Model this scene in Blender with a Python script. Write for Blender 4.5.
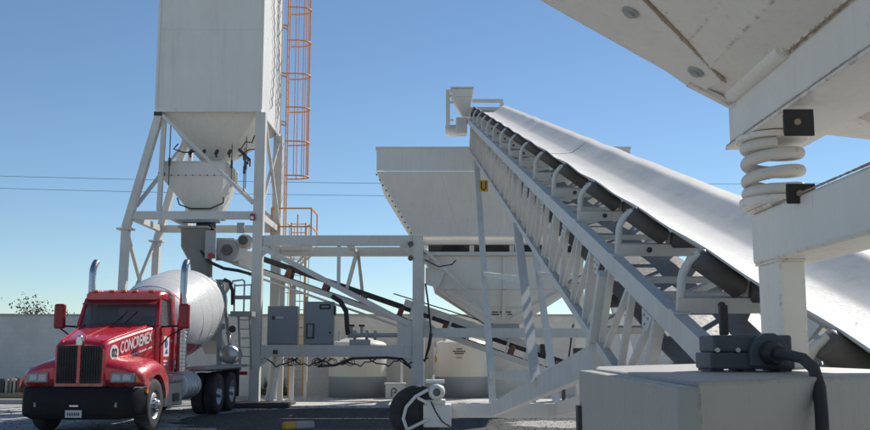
import bpy, math, random
from mathutils import Vector, Matrix

for o in list(bpy.data.objects):
    bpy.data.objects.remove(o)
scene = bpy.context.scene
COL = scene.collection
R = math.radians
rnd = random.Random(7)

# ------------------------------------------------------------------ camera
cam_d = bpy.data.cameras.new("camera")
cam_d.sensor_width = 36.0
cam_d.lens = 920.0 / 870.0 * 36.0
cam_d.shift_y = 13.9 / 870.0
cam_d.clip_start = 0.05
cam_d.clip_end = 3000
cam = bpy.data.objects.new("camera", cam_d)
cam.location = (0, 0, 1.62)
cam.rotation_euler = (R(90 + 7.5), 0, 0)
COL.objects.link(cam)
scene.camera = cam

# ------------------------------------------------------------------ sky, sun, exposure
SUN_EL, SUN_AZ = 40.0, 35.0          # azimuth measured from +Y towards +X
world = bpy.data.worlds.new("World")
scene.world = world
world.use_nodes = True
wn = world.node_tree.nodes
bg = wn["Background"]
sky = wn.new("ShaderNodeTexSky")
sky.sky_type = 'NISHITA'
sky.sun_disc = False
sky.sun_elevation = R(SUN_EL)
sky.sun_rotation = R(SUN_AZ)
sky.altitude = 700
sky.air_density = 1.0
sky.dust_density = 0.0
sky.ozone_density = 3.2
tint = wn.new("ShaderNodeMix"); tint.data_type = 'RGBA'; tint.blend_type = 'MULTIPLY'
tint.inputs[0].default_value = 1.0; tint.inputs[7].default_value = (.94, 1.0, 1.0, 1)
world.node_tree.links.new(sky.outputs[0], tint.inputs[6])
world.node_tree.links.new(tint.outputs[2], bg.inputs[0])
bg.inputs[1].default_value = 0.104
sun_d = bpy.data.lights.new("sun", 'SUN')
sun_d.energy = 4.8
sun_d.angle = R(0.53)
sun_d.color = (1.0, 0.95, 0.87)
sun = bpy.data.objects.new("sun", sun_d)
sd = Vector((math.sin(R(SUN_AZ)) * math.cos(R(SUN_EL)), math.cos(R(SUN_AZ)) * math.cos(R(SUN_EL)), math.sin(R(SUN_EL))))
sun.rotation_euler = sd.to_track_quat('Z', 'Y').to_euler()
sun.location = (20, 0, 40)
COL.objects.link(sun)
scene.view_settings.view_transform = 'Standard'
scene.view_settings.look = 'None'
scene.view_settings.gamma = 1.0
scene.view_settings.exposure = 0.04
scene.view_settings.use_curve_mapping = False

# ------------------------------------------------------------------ materials
def new_mat(name):
    m = bpy.data.materials.new(name)
    m.use_nodes = True
    return m, m.node_tree.nodes, m.node_tree.links, m.node_tree.nodes["Principled BSDF"]

def mixrgb(n, l, fac, a, b, mode='MIX'):
    x = n.new("ShaderNodeMix"); x.data_type = 'RGBA'; x.blend_type = mode
    for s, v in ((x.inputs[0], fac), (x.inputs[6], a), (x.inputs[7], b)):
        if hasattr(v, 'is_output'): l.new(v, s)
        else: s.default_value = v if not isinstance(v, tuple) else (*v, 1)
    return x.outputs[2]

def noise(n, l, scale, detail=4, rough=.6, stretch=None, dist=0.0):
    tc = n.new("ShaderNodeTexCoord")
    t = n.new("ShaderNodeTexNoise")
    t.inputs["Scale"].default_value = scale
    t.inputs["Detail"].default_value = detail
    t.inputs["Roughness"].default_value = rough
    t.inputs["Distortion"].default_value = dist
    if stretch:
        mp = n.new("ShaderNodeMapping"); mp.inputs["Scale"].default_value = stretch
        l.new(tc.outputs["Object"], mp.inputs[0]); l.new(mp.outputs[0], t.inputs[0])
    else:
        l.new(tc.outputs["Object"], t.inputs[0])
    return t.outputs[0]

def ramp(n, l, src, p0, p1):
    r = n.new("ShaderNodeMapRange")
    r.inputs[1].default_value = p0; r.inputs[2].default_value = p1
    l.new(src, r.inputs[0])
    return r.outputs[0]

def bump(n, l, bsdf, src, strength, dist):
    b = n.new("ShaderNodeBump"); b.inputs["Strength"].default_value = strength; b.inputs["Distance"].default_value = dist
    l.new(src, b.inputs["Height"]); l.new(b.outputs[0], bsdf.inputs["Normal"])

def paint(name, col, rough=.5, dust=.35, dust_col=(.45, .41, .35), rust=0.0, streak=.25, scale=1.0, metal=0.0, spec=.4, relief=0.0, edge=0.0, runs=0.0, rust_at=.66, splash=None):
    m, n, l, b = new_mat(name)
    c = col
    big = ramp(n, l, noise(n, l, 1.3 * scale, 5, .65), .38, .72)
    f1 = n.new("ShaderNodeMath"); f1.operation = 'MULTIPLY'; f1.inputs[1].default_value = dust; l.new(big, f1.inputs[0])
    c = mixrgb(n, l, f1.outputs[0], c, dust_col)
    if streak:
        st = ramp(n, l, noise(n, l, 1.0, 4, .7, (9 * scale, 9 * scale, .55 * scale)), .52, .8)
        f2 = n.new("ShaderNodeMath"); f2.operation = 'MULTIPLY'; f2.inputs[1].default_value = streak; l.new(st, f2.inputs[0])
        c = mixrgb(n, l, f2.outputs[0], c, tuple(x * .6 for x in dust_col))
    if rust:
        a = ramp(n, l, noise(n, l, 7 * scale, 8, .75, None, .6), rust_at, rust_at + .06)
        f3 = n.new("ShaderNodeMath"); f3.operation = 'MULTIPLY'; f3.inputs[1].default_value = rust; l.new(a, f3.inputs[0])
        c = mixrgb(n, l, f3.outputs[0], c, (.13, .055, .025))
    if splash:                                              # cement splashed up from the wheels, (top, bottom) heights
        tcs = n.new("ShaderNodeTexCoord"); sx_ = n.new("ShaderNodeSeparateXYZ"); l.new(tcs.outputs["Object"], sx_.inputs[0])
        hgt = ramp(n, l, sx_.outputs[2], splash[0], splash[1])
        sn = noise(n, l, 11, 7, .75)
        ad = n.new("ShaderNodeMath"); ad.operation = 'MULTIPLY_ADD'; ad.inputs[1].default_value = .32; l.new(hgt, ad.inputs[0]); l.new(sn, ad.inputs[2])
        fs_ = ramp(n, l, ad.outputs[0], .62, .86)
        c = mixrgb(n, l, fs_, c, splash[2])
    if runs:
        a = ramp(n, l, noise(n, l, 1.0, 5, .7, (16 * scale, 16 * scale, .5 * scale)), .60, .74)
        k = ramp(n, l, noise(n, l, 1.1 * scale, 3, .6), .48, .62)
        f4 = n.new("ShaderNodeMath"); f4.operation = 'MULTIPLY'; l.new(a, f4.inputs[0]); l.new(k, f4.inputs[1])
        f5 = n.new("ShaderNodeMath"); f5.operation = 'MULTIPLY'; f5.inputs[1].default_value = runs; l.new(f4.outputs[0], f5.inputs[0])
        c = mixrgb(n, l, f5.outputs[0], c, (.24, .14, .075))
    if edge:
        bv = n.new("ShaderNodeBevel"); bv.samples = 4; bv.inputs["Radius"].default_value = .014 
        ge = n.new("ShaderNodeNewGeometry")
        dt = n.new("ShaderNodeVectorMath"); dt.operation = 'DOT_PRODUCT'; l.new(bv.outputs[0], dt.inputs[0]); l.new(ge.outputs["True Normal"], dt.inputs[1])
        inv = n.new("ShaderNodeMapRange"); inv.inputs[1].default_value = .985; inv.inputs[2].default_value = .90; l.new(dt.outputs["Value"], inv.inputs[0])
        nz = ramp(n, l, noise(n, l, 9 * scale, 6, .75), .50, .60)
        f6 = n.new("ShaderNodeMath"); f6.operation = 'MULTIPLY'; l.new(inv.outputs[0], f6.inputs[0]); l.new(nz, f6.inputs[1])
        f7 = n.new("ShaderNodeMath"); f7.operation = 'MULTIPLY'; f7.inputs[1].default_value = edge; l.new(f6.outputs[0], f7.inputs[0])
        c = mixrgb(n, l, f7.outputs[0], c, (.11, .06, .035))
    l.new(c, b.inputs["Base Color"])
    fine = noise(n, l, 22 * scale, 4, .7)
    rr = n.new("ShaderNodeMapRange"); rr.inputs[1].default_value = .3; rr.inputs[2].default_value = .75
    rr.inputs[3].default_value = max(.03, rough - .1); rr.inputs[4].default_value = min(1, rough + .15)
    l.new(fine, rr.inputs[0]); l.new(rr.outputs[0], b.inputs["Roughness"])
    b.inputs["Metallic"].default_value = metal
    b.inputs["Specular IOR Level"].default_value = spec
    if relief:
        bump(n, l, b, noise(n, l, 3 * scale, 4, .6), relief, .02)
    return m

M = {}
M['white'] = paint('white_paint', (.80, .77, .715), .5, .15, rust=.4, streak=.16, relief=.3, runs=.4)
M['silo'] = paint('silo_paint', (.80, .77, .715), .5, .15, rust=.3, streak=.2, scale=.6, relief=.45, runs=.35)
M['frame'] = paint('frame_grey_white', (.72, .695, .64), .45, .35, rust=.6, streak=.2, runs=.3)
M['near'] = paint('near_white_paint', (.82, .79, .735), .42, .12, rust=.7, streak=.12, scale=3.0, relief=.25, edge=.8, runs=.6, rust_at=.645)
M['spring'] = paint('spring_paint', (.76, .73, .67), .4, .35, rust=.85, streak=0, scale=5, rust_at=.60)
M['truss'] = paint('truss_grey', (.71, .695, .65), .42, .35, rust=.7, streak=.2, scale=2, runs=.3)
M['housing'] = paint('housing_grey', (.36, .35, .325), .5, .3, rust=.4, streak=.35, scale=3.0, relief=.15, edge=.6, runs=.4)
M['belt_return'] = paint('black_return_belt', (.03, .03, .03), .36, .4, (.07, .068, .065), streak=0, scale=1.6, spec=1.0)
M['belt'] = paint('dusty_belt', (.60, .585, .55), .62, .6, (.74, .72, .68), streak=0, scale=2.2, relief=.12, spec=.2)
M['weld'] = paint('rusty_weld', (.42, .33, .25), .6, .5, (.2, .11, .06), streak=0, scale=9)
M['belt_dark'] = paint('black_belt', (.045, .045, .047), .75, .3, (.12, .11, .10), streak=0)
M['roller'] = paint('roller_steel', (.10, .095, .09), .5, .5, (.2, .18, .16), rust=.5, streak=0, scale=4)
M['idler_red'] = paint('idler_primer', (.16, .05, .035), .6, .3, streak=0)
M['rubber'] = paint('rubber', (.035, .035, .037), .8, .35, (.13, .12, .11), streak=0, scale=2)
M['black'] = paint('black_plastic', (.025, .026, .03), .5, .25, (.10, .10, .10), streak=0, scale=6)
M['slate'] = paint('slate_plastic', (.06, .075, .10), .5, .3, (.16, .16, .16), streak=0, scale=9)
M['orange'] = paint('orange_paint', (.78, .33, .08), .5, .3, (.6, .30, .12), rust=.3, streak=0)
M['ochre'] = paint('ochre_paint', (.62, .34, .08), .55, .3, (.3, .2, .1), rust=.3, streak=0)
M['cabinet'] = paint('cabinet_grey', (.25, .275, .30), .4, .25, (.32, .32, .31), streak=.1)
M['cabinet_dark'] = paint('cabinet_trim', (.03, .032, .035), .5, .2, streak=0)
M['tank'] = paint('tank_cream', (.72, .69, .61), .35, .2, (.55, .5, .42), streak=.2)
M['tank_low'] = paint('tank_blue_grey', (.30, .33, .35), .45, .3, (.3, .3, .3), streak=.15)
M['red'] = paint('truck_red', (.60, .012, .028), .3, .15, (.45, .06, .06), streak=0, spec=.55, splash=(1.5, .7, (.34, .20, .17)))
M['red'].node_tree.nodes["Principled BSDF"].inputs["Coat Weight"].default_value = .6
M['red'].node_tree.nodes["Principled BSDF"].inputs["Coat Roughness"].default_value = .12
M['darkred'] = paint('mirror_red', (.28, .012, .02), .35, .2, (.2, .08, .08), streak=0)
M['drum'] = paint('drum_white', (.70, .70, .69), .28, .3, (.5, .48, .44), streak=.25, scale=.8, spec=.6, rust=.3)
M['drum_red'] = paint('drum_red', (.42, .02, .04), .35, .25, (.3, .2, .18), streak=0)
M['drum_blue'] = paint('drum_blue', (.05, .10, .35), .35, .25, (.3, .25, .25), streak=0)
M['chrome'] = paint('chrome', (.50, .51, .52), .26, .25, (.35, .33, .3), streak=0, metal=1.0)
M['alu'] = paint('aluminium', (.55, .56, .57), .35, .35, (.3, .28, .26), streak=0, metal=.85)
M['bumper'] = paint('black_bumper', (.010, .010, .011), .55, .2, (.022, .021, .02), streak=0, spec=.2)
M['chassis'] = paint('dark_chassis', (.05, .048, .047), .7, .5, (.15, .13, .11), streak=0)
M['grille'] = paint('grille_black', (.008, .008, .009), .6, .1, streak=0)
M['lamp'] = paint('lamp_glass', (.30, .31, .32), .1, .5, (.62, .62, .6), streak=0, spec=.8, scale=14)
M['amber'] = paint('amber_lens', (.7, .22, .02), .2, .1, streak=0)
M['letter_white'] = paint('letter_white', (.80, .79, .76), .5, .12, streak=0)
M['letter_black'] = paint('letter_black', (.02, .02, .02), .6, .1, streak=0)
M['letter_blue'] = paint('letter_blue', (.04, .09, .35), .5, .1, streak=0)
M['yellow'] = paint('yellow_paint', (.62, .36, .03), .55, .3, (.3, .22, .12), streak=0)
M['plate'] = paint('plate_white', (.55, .56, .55), .5, .3, streak=0)
M['pipe_grey'] = paint('pipe_grey', (.38, .39, .39), .5, .4, rust=.4, streak=0)
M['boot'] = paint('chute_rubber', (.24, .23, .21), .75, .5, (.30, .28, .25), streak=.3)
M['wood'] = paint('wood', (.28, .21, .14), .8, .4, (.2, .17, .13), streak=.2, scale=3)
M['conc'] = paint('cast_concrete', (.42, .40, .37), .9, .4, (.28, .26, .23), streak=0, relief=.3)
M['bark'] = paint('bark', (.10, .075, .05), .9, .3, (.06, .05, .04), streak=0)
M['wire'] = paint('wire', (.03, .03, .03), .6, .1, streak=0)

def glass(name, tint):
    m, n, l, b = new_mat(name)
    b.inputs["Base Color"].default_value = (*tint, 1)
    b.inputs["Roughness"].default_value = .05
    b.inputs["Specular IOR Level"].default_value = .6
    b.inputs["Transmission Weight"].default_value = .75
    b.inputs["IOR"].default_value = 1.2
    return m
M['glass'] = glass('tinted_glass', (.36, .40, .41))

def leaf_mat():
    m, n, l, b = new_mat('dry_leaf')
    c = mixrgb(n, l, ramp(n, l, noise(n, l, 3.0), .35, .65), (.05, .065, .025), (.13, .10, .055))
    l.new(c, b.inputs["Base Color"]); b.inputs["Roughness"].default_value = .7
    return m
M['leaf'] = leaf_mat()

def wall_mat():
    m, n, l, b = new_mat('rendered_block_wall')
    tc = n.new("ShaderNodeTexCoord"); mp = n.new("ShaderNodeMapping"); mp.inputs["Rotation"].default_value = (R(90), 0, 0)
    br = n.new("ShaderNodeTexBrick")
    br.inputs["Scale"].default_value = 1.0; br.inputs["Brick Width"].default_value = .4; br.inputs["Row Height"].default_value = .2
    br.inputs["Mortar Size"].default_value = .008; br.inputs["Mortar Smooth"].default_value = .4
    br.inputs["Color1"].default_value = (.70, .69, .65, 1); br.inputs["Color2"].default_value = (.67, .655, .62, 1); br.inputs["Mortar"].default_value = (.60, .585, .555, 1)
    l.new(tc.outputs["Object"], mp.inputs[0]); l.new(mp.outputs[0], br.inputs[0])
    c = mixrgb(n, l, ramp(n, l, noise(n, l, .55, 6, .7), .4, .7), br.outputs[0], (.55, .54, .51))
    st = ramp(n, l, noise(n, l, 1.0, 5, .7, (2.2, 2.2, .25)), .5, .8)
    f = n.new("ShaderNodeMath"); f.operation = 'MULTIPLY'; f.inputs[1].default_value = .35; l.new(st, f.inputs[0])
    c = mixrgb(n, l, f.outputs[0], c, (.46, .45, .425))
    l.new(c, b.inputs["Base Color"]); b.inputs["Roughness"].default_value = .9
    bump(n, l, b, noise(n, l, 9, 6, .7), .4, .02)
    return m
M['wall'] = wall_mat()

def ground_mat(name, a, bcol, c3, s=1.0, rel=.6):
    m, n, l, b = new_mat(name)
    c = mixrgb(n, l, ramp(n, l, noise(n, l, .35 * s, 6, .65), .38, .64), a, bcol)
    c = mixrgb(n, l, ramp(n, l, noise(n, l, 9 * s, 6, .8), .45, .62), c, c3)
    tr = ramp(n, l, noise(n, l, 1.0, 4, .6, (2.6 * s, .16 * s, 1.0)), .50, .66)
    ft = n.new("ShaderNodeMath"); ft.operation = 'MULTIPLY'; ft.inputs[1].default_value = .45; l.new(tr, ft.inputs[0])
    c = mixrgb(n, l, ft.outputs[0], c, tuple(x * .5 for x in bcol))
    v = n.new("ShaderNodeTexVoronoi"); v.inputs["Scale"].default_value = 26 * s
    tc = n.new("ShaderNodeTexCoord"); l.new(tc.outputs["Object"], v.inputs[0])
    dk = mixrgb(n, l, .5, c, v.outputs["Color"], 'OVERLAY')
    hs = n.new("ShaderNodeHueSaturation"); hs.inputs["Saturation"].default_value = .45; l.new(dk, hs.inputs["Color"])
    l.new(hs.outputs[0], b.inputs["Base Color"]); b.inputs["Roughness"].default_value = .95
    bump(n, l, b, v.outputs[0], rel, .03)
    return m
M['ground'] = ground_mat('dusty_ground', (.37, .34, .295), (.28, .26, .228), (.42, .388, .338))
M['aggregate'] = ground_mat('shaded_ground', (.085, .08, .076), (.06, .058, .056), (.12, .112, .105), 1.6, .8)  # yard ground with the bin's shade put into its colour
M['apron'] = ground_mat('dusty_concrete', (.52, .48, .42), (.44, .41, .36), (.56, .52, .46), .7, .2)
M['gravel'] = ground_mat('loose_stones', (.10, .095, .09), (.14, .13, .12), (.07, .067, .064), 2.0, .4)

# ------------------------------------------------------------------ mesh helpers
class MB:
    def __init__(s):
        s.v = []; s.f = []; s.sm = []
    def add(s, vs, fs, smooth=False):
        k = len(s.v)
        s.v += [tuple(p) for p in vs]
        s.f += [tuple(i + k for i in f) for f in fs]
        s.sm += [smooth] * len(fs)
        return s
    def hexa(s, lo, hi):
        return s.add(list(lo) + list(hi), [(3, 2, 1, 0), (4, 5, 6, 7), (0, 1, 5, 4), (1, 2, 6, 5), (2, 3, 7, 6), (3, 0, 4, 7)])
    def box(s, x0, x1, y0, y1, z0, z1):
        return s.hexa([(x0, y0, z0), (x1, y0, z0), (x1, y1, z0), (x0, y1, z0)], [(x0, y0, z1), (x1, y0, z1), (x1, y1, z1), (x0, y1, z1)])
    def frustum(s, lo, hi):      # (x0,x1,y0,y1,z)
        a, b = lo, hi
        q = lambda r: [(r[0], r[2], r[4]), (r[1], r[2], r[4]), (r[1], r[3], r[4]), (r[0], r[3], r[4])]
        return s.hexa(q(a), q(b))
    def beam(s, a, b, w, h, up=(0, 0, 1)):
        a, b, up = Vector(a), Vector(b), Vector(up)
        d = (b - a).normalized()
        if abs(d.dot(up)) > .98: up = Vector((0, 1, 0))
        sd_ = d.cross(up).normalized() * (w / 2)
        u = sd_.cross(d).normalized() * (h / 2)
        q = lambda p: [p - sd_ - u, p + sd_ - u, p + sd_ + u, p - sd_ + u]
        return s.hexa(q(a), q(b))
    def channel(s, a, b, w, h, t, up=(0, 0, 1), flip=1):
        """C section: web on one side, two flanges"""
        a, b, up = Vector(a), Vector(b), Vector(up)
        d = (b - a).normalized()
        if abs(d.dot(up)) > .98: up = Vector((0, 1, 0))
        sx = d.cross(up).normalized() * flip
        u = sx.cross(d).normalized() * flip
        prof = [(0, -h / 2), (w, -h / 2), (w, -h / 2 + t), (t, -h / 2 + t), (t, h / 2 - t), (w, h / 2 - t), (w, h / 2), (0, h / 2)]
        r0 = [a + sx * (x - w / 2) + u * y for x, y in prof]; r1 = [b + sx * (x - w / 2) + u * y for x, y in prof]
        k = len(prof)
        fs = [(i, (i + 1) % k, k + (i + 1) % k, k + i) for i in range(k)]
        fs += [(0, 1, 2, 3), (0, 3, 4, 7), (4, 5, 6, 7), (k, k + 3, k + 2, k + 1), (k, k + 7, k + 4, k + 3), (k + 4, k + 7, k + 6, k + 5)]
        return s.add(r0 + r1, fs)
    def tube(s, a, b, r, r1=None, n=10, cap=True):
        return s.path([a, b], [r, r if r1 is None else r1], n, cap)
    def path(s, pts, r, n=8, cap=True, closed=False):
        pts = [Vector(p) for p in pts]
        rs = r if isinstance(r, (list, tuple)) else [r] * len(pts)
        rings = []; ref = None
        N = len(pts)
        for i, p in enumerate(pts):
            if closed: d = (pts[(i + 1) % N] - pts[i - 1])
            elif i == 0: d = pts[1] - pts[0]
            elif i == N - 1: d = pts[-1] - pts[-2]
            else: d = (pts[i + 1] - p).normalized() + (p - pts[i - 1]).normalized()
            d.normalize()
            if ref is None:
                ref = Vector((0, 0, 1)) if abs(d.z) < .9 else Vector((1, 0, 0))
            x = d.cross(ref)
            if x.length < 1e-4: x = d.orthogonal()
            x.normalize(); y = x.cross(d).normalized(); ref = y
            rings.append([p + (x * math.cos(2 * math.pi * k / n) + y * math.sin(2 * math.pi * k / n)) * rs[i] for k in range(n)])
        return s.loft(rings, cap and not closed, closed, True)
    def loft(s, rings, cap=True, closed=False, smooth=False):
        n = len(rings[0]); N = len(rings)
        vs = [p for r in rings for p in r]; fs = []
        for i in range(N if closed else N - 1):
            j = (i + 1) % N
            for k in range(n):
                fs.append((i * n + k, i * n + (k + 1) % n, j * n + (k + 1) % n, j * n + k))
        s.add(vs, fs, smooth)
        if cap:
            s.add(rings[0], [tuple(reversed(range(n)))]); s.add(rings[-1], [tuple(range(n))])
        return s
    def lathe(s, prof, c, ax, n=28, smooth=True, a0=0.0, a1=2 * math.pi):
        """prof: (radius, offset along axis)"""
        c, ax = Vector(c), Vector(ax).normalized()
        x = ax.orthogonal().normalized(); y = ax.cross(x)
        full = abs(a1 - a0 - 2 * math.pi) < 1e-6
        rings = []
        for k in range(n if full else n + 1):
            a = a0 + (a1 - a0) * k / n
            rings.append([c + ax * o + (x * math.cos(a) + y * math.sin(a)) * r for r, o in prof])
        m = len(prof); vs = [p for r in rings for p in r]; fs = []
        for i in range(n):
            j = (i + 1) % len(rings)
            for k in range(m - 1):
                fs.append((i * m + k, i * m + k + 1, j * m + k + 1, j * m + k))
        return s.add(vs, fs, smooth)
    def prism(s, poly, a, b):
        """poly points (3D) swept from offset a to offset b (vectors)"""
        a, b = Vector(a), Vector(b); n = len(poly)
        vs = [Vector(p) + a for p in poly] + [Vector(p) + b for p in poly]
        fs = [tuple(reversed(range(n))), tuple(range(n, 2 * n))] + [(i, (i + 1) % n, n + (i + 1) % n, n + i) for i in range(n)]
        return s.add(vs, fs)
    def build(s, name, mat, parent=None, bevel=0.0, seg=2, sub=0):
        me = bpy.data.meshes.new(name)
        me.from_pydata([tuple(p) for p in s.v], [], s.f)
        me.polygons.foreach_set("use_smooth", s.sm)
        me.materials.append(M[mat])
        import bmesh
        bm = bmesh.new(); bm.from_mesh(me)
        bmesh.ops.recalc_face_normals(bm, faces=bm.faces)
        bm.to_mesh(me); bm.free()
        me.update()
        o = bpy.data.objects.new(name, me); COL.objects.link(o)
        attach(o, parent)
        if bevel:
            md = o.modifiers.new("bevel", 'BEVEL'); md.width = bevel; md.segments = seg; md.limit_method = 'ANGLE'; md.angle_limit = R(35)
        return o

def attach(o, parent):
    if parent is None: return
    o.parent = parent
    if parent.parent is None and not parent.get("local_root"):
        o.location = -parent.location

def tag(o, label=None, cat=None, group=None, kind=None):
    if label: o["label"] = label
    if cat: o["category"] = cat
    if group: o["group"] = group
    if kind: o["kind"] = kind
    return o

def thing(name, label, cat, loc, group=None):
    o = bpy.data.objects.new(name, None); COL.objects.link(o)
    o.location = loc; o.empty_display_size = .2
    return tag(o, label, cat, group)

def text(name, body, size, mat, parent, origin, right, up, extrude=.002, width=1.0, align='LEFT', offset=0.0):
    cu = bpy.data.curves.new(name, 'FONT'); cu.body = body; cu.size = size; cu.extrude = extrude; cu.align_x = align; cu.offset = offset
    t = bpy.data.objects.new(name + "_tmp", cu); COL.objects.link(t)
    dg = bpy.context.evaluated_depsgraph_get()
    me = bpy.data.meshes.new_from_object(t.evaluated_get(dg)); bpy.data.objects.remove(t)
    r, u = Vector(right).normalized(), Vector(up).normalized(); nn = r.cross(u).normalized()
    o_ = Vector(origin)
    for v in me.vertices:
        c = v.co.copy(); v.co = o_ + r * c.x * width + u * c.y + nn * (c.z + extrude)
    me.materials.clear(); me.materials.append(M[mat]); me.name = name
    ob = bpy.data.objects.new(name, me); COL.objects.link(ob); attach(ob, parent)
    return ob

# one-line helpers for parts
def P_box(name, mat, par, *b, bevel=0.0): return MB().box(*b).build(name, mat, par, bevel)
def P_beam(name, mat, par, a, b, w, h, up=(0, 0, 1), bevel=0.0): return MB().beam(a, b, w, h, up).build(name, mat, par, bevel)
def P_tube(name, mat, par, a, b, r, r1=None, n=10): return MB().tube(a, b, r, r1, n).build(name, mat, par)
def P_path(name, mat, par, pts, r, n=8): return MB().path(pts, r, n).build(name, mat, par)

def arc(c, r, a0, a1, n, f):
    return [f(c, r, R(a0 + (a1 - a0) * k / n)) for k in range(n + 1)]

# ================================================================== SETTING
g = MB().add([(-400, -60, 0), (400, -60, 0), (400, 700, 0), (-400, 700, 0)], [(0, 1, 2, 3)]).build('ground', 'ground'); tag(g, kind='structure')
ap = MB().box(-5.9, 9.5, 26.45, 32.9, -.2, .05).build('concrete_apron', 'apron', None, .01); tag(ap, kind='structure')
def blot(name, mat, cx, cy_, rx, ry, z, n=46, j=.16):
    vs = [(cx + rx * math.copysign(abs(math.cos(a)) ** .6, math.cos(a)) * (1 + rnd.uniform(-j, j)), cy_ + ry * math.copysign(abs(math.sin(a)) ** .6, math.sin(a)) * (1 + rnd.uniform(-j, j)), z) for a in [2 * math.pi * k / n for k in range(n)]]
    return tag(MB().add(vs, [tuple(range(n))]).build(name, mat), kind='structure')
blot('lit_patch', 'apron', -7.2, 23.2, 3.4, 1.1, .004)  # pale sheets paint sunlit patches onto the yard
blot('lit_patch', 'apron', -12.5, 26.0, 2.6, .5, .004)
blot('lit_patch', 'apron', -5.6, 20.6, 1.3, .35, .004)
blot('ground_patch', 'ground', 3.6, 20.6, 2.0, 1.0, .010)  # plain yard ground colour laid over the dark sheet

blot('yard_shade', 'aggregate', .6, 22.6, 6.4, 3.75, .007, 70, .06)  # dark sheet painting in the shadow of bin and frame
# loose stones on the yard
s = MB()
for i in range(2600):
    x, y = (rnd.uniform(-5.4, 6), rnd.uniform(18.9, 26.2)) if i % 3 else (rnd.uniform(-16, 7), rnd.uniform(17.5, 26.3))
    r = rnd.uniform(.012, .035); q = rnd.random() * 6.28
    top = [(x + r * math.cos(q + k * 1.571) * .5, y + r * math.sin(q + k * 1.571) * .5, r * rnd.uniform(.5, .8)) for k in range(4)]
    lo = [(x + r * math.cos(q + k * 1.571) * rnd.uniform(.8, 1.2), y + r * math.sin(q + k * 1.571), -.005) for k in range(4)]
    s.hexa(lo, top)
tag(s.build('loose_gravel', 'gravel'), 'scattered loose dark stones over the darkened yard ground', 'gravel', kind='stuff')

# boundary wall
w = thing('boundary_wall', 'long grey block boundary wall closing the yard behind the tanks', 'wall', (0, 33.2, 0))
wall = MB().box(-60, 60, 33.1, 33.3, 0, 2.84).build('wall_face', 'wall', w)
for i in range(40):
    x = -60 + i * 3.0
    P_box('coping', 'conc', w, x, x + 2.985, 33.06, 33.34, 2.84, 2.90 + rnd.uniform(-.012, .012))
for i in range(13):
    x = -58 + i * 10.0
    P_box('pier', 'wall', w, x, x + .3, 33.02, 33.098, 0, 2.835)

# distant power lines
def pole(x, y, label):
    p = thing('utility_pole', label, 'pole', (x, y, 0))
    P_tube('mast', 'conc', p, (x, y, 0), (x, y, 14.2), .16, .11, 10)
    P_box('crossarm', 'wood', p, x - .06, x + .06, y - 1.1, y + 1.1, 13.1, 13.22)
    return p
pole(-52, 60, 'concrete utility pole beyond the wall on the mixer truck side')
pole(72, 60, 'concrete utility pole beyond the wall on the belt conveyor side')
for (dy, z0, nm) in ((-1.0, 13.75, 'thin overhead power line, higher wire beyond the wall'), (.9, 13.25, 'thin overhead power line, lower wire beyond the wall')):
    pts = []
    for k in range(25):
        u = k / 24; pts.append((-52 + 124 * u, 60 + dy, z0 - 1.6 * (1 - (2 * u - 1) ** 2) * .9))
    tag(MB().path(pts, .014, 5).build('power_line', 'wire'), nm, 'power line')

# scrubby tree tops behind the wall
def tree(x, y, h, rx, n, label):
    t = thing('scrub_tree', label, 'tree', (x, y, 0), 'scrub behind the wall')
    b = MB(); b.path([(x, y, 0), (x + .05, y, h * .4), (x - .06, y + .05, h * .68)], [.09, .07, .045], 7)
    tips = []
    for i in range(11):
        a = rnd.random() * 6.28; L = rnd.uniform(.4, 1.0) * rx
        e = (x + math.cos(a) * L, y + math.sin(a) * L * .7, h * rnd.uniform(.82, 1.0))
        b.path([(x - .06, y + .05, h * .62), (x + math.cos(a) * L * .4, y + math.sin(a) * L * .3, h * .76), e], [.035, .022, .008], 5); tips.append(e)
    b.build('trunk', 'bark', t)
    lf = MB()
    for i in range(n):
        c = rnd.choice(tips); d = Vector((rnd.gauss(0, .26), rnd.gauss(0, .26), rnd.gauss(-.05, .2)))
        p = Vector(c) + d; u = Vector((rnd.uniform(-1, 1), rnd.uniform(-1, 1), rnd.uniform(-1, 1))).normalized(); v = u.orthogonal().normalized()
        sz = rnd.uniform(.035, .075)
        lf.add([p - u * sz, p + v * sz * .55, p + u * sz, p - v * sz * .55], [(0, 1, 2, 3)])
    lf.build('crown', 'leaf', t)
tree(-16.9, 38.5, 3.66, .55, 330, 'sparse dry scrub tree showing over the wall beside the truck mirror')
tree(-15.0, 38.2, 3.06, .26, 70, 'low tuft of dry scrub barely topping the wall by the cab')

# ================================================================== CEMENT SILO
SX0, SX1, SY0, SY1, SZ0, SZ1 = -8.40, -5.24, 27.0, 30.4, 8.85, 16.2
silo = thing('cement_silo', 'tall square white cement silo on splayed legs above the mixer truck', 'silo', (-6.8, 28.7, 0))
for i in range(3):                                           # three courses of sheet on each face
    z0 = SZ0 + i * 2.45; z1 = z0 + 2.447
    P_box('wall_panel', 'silo', silo, SX0 + .02, SX1 - .02, SY0, SY0 + .02, z0, z1)
    P_box('wall_panel', 'silo', silo, SX1 - .02, SX1, SY0, SY1, z0, z1)
    P_box('wall_panel', 'silo', silo, SX0, SX0 + .02, SY0, SY1, z0, z1)
    P_box('wall_panel', 'silo', silo, SX0 + .02, SX1 - .02, SY1 - .02, SY1, z0, z1)
P_box('roof', 'silo', silo, SX0, SX1, SY0, SY1, SZ1, SZ1 + .03)
for (x, y) in ((SX0, SY0), (SX1, SY0), (SX1, SY1), (SX0, SY1)):
    P_box('corner_angle', 'silo', silo, x - .035, x + .035, y - .035, y + .035, SZ0 - .02, SZ1)
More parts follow.
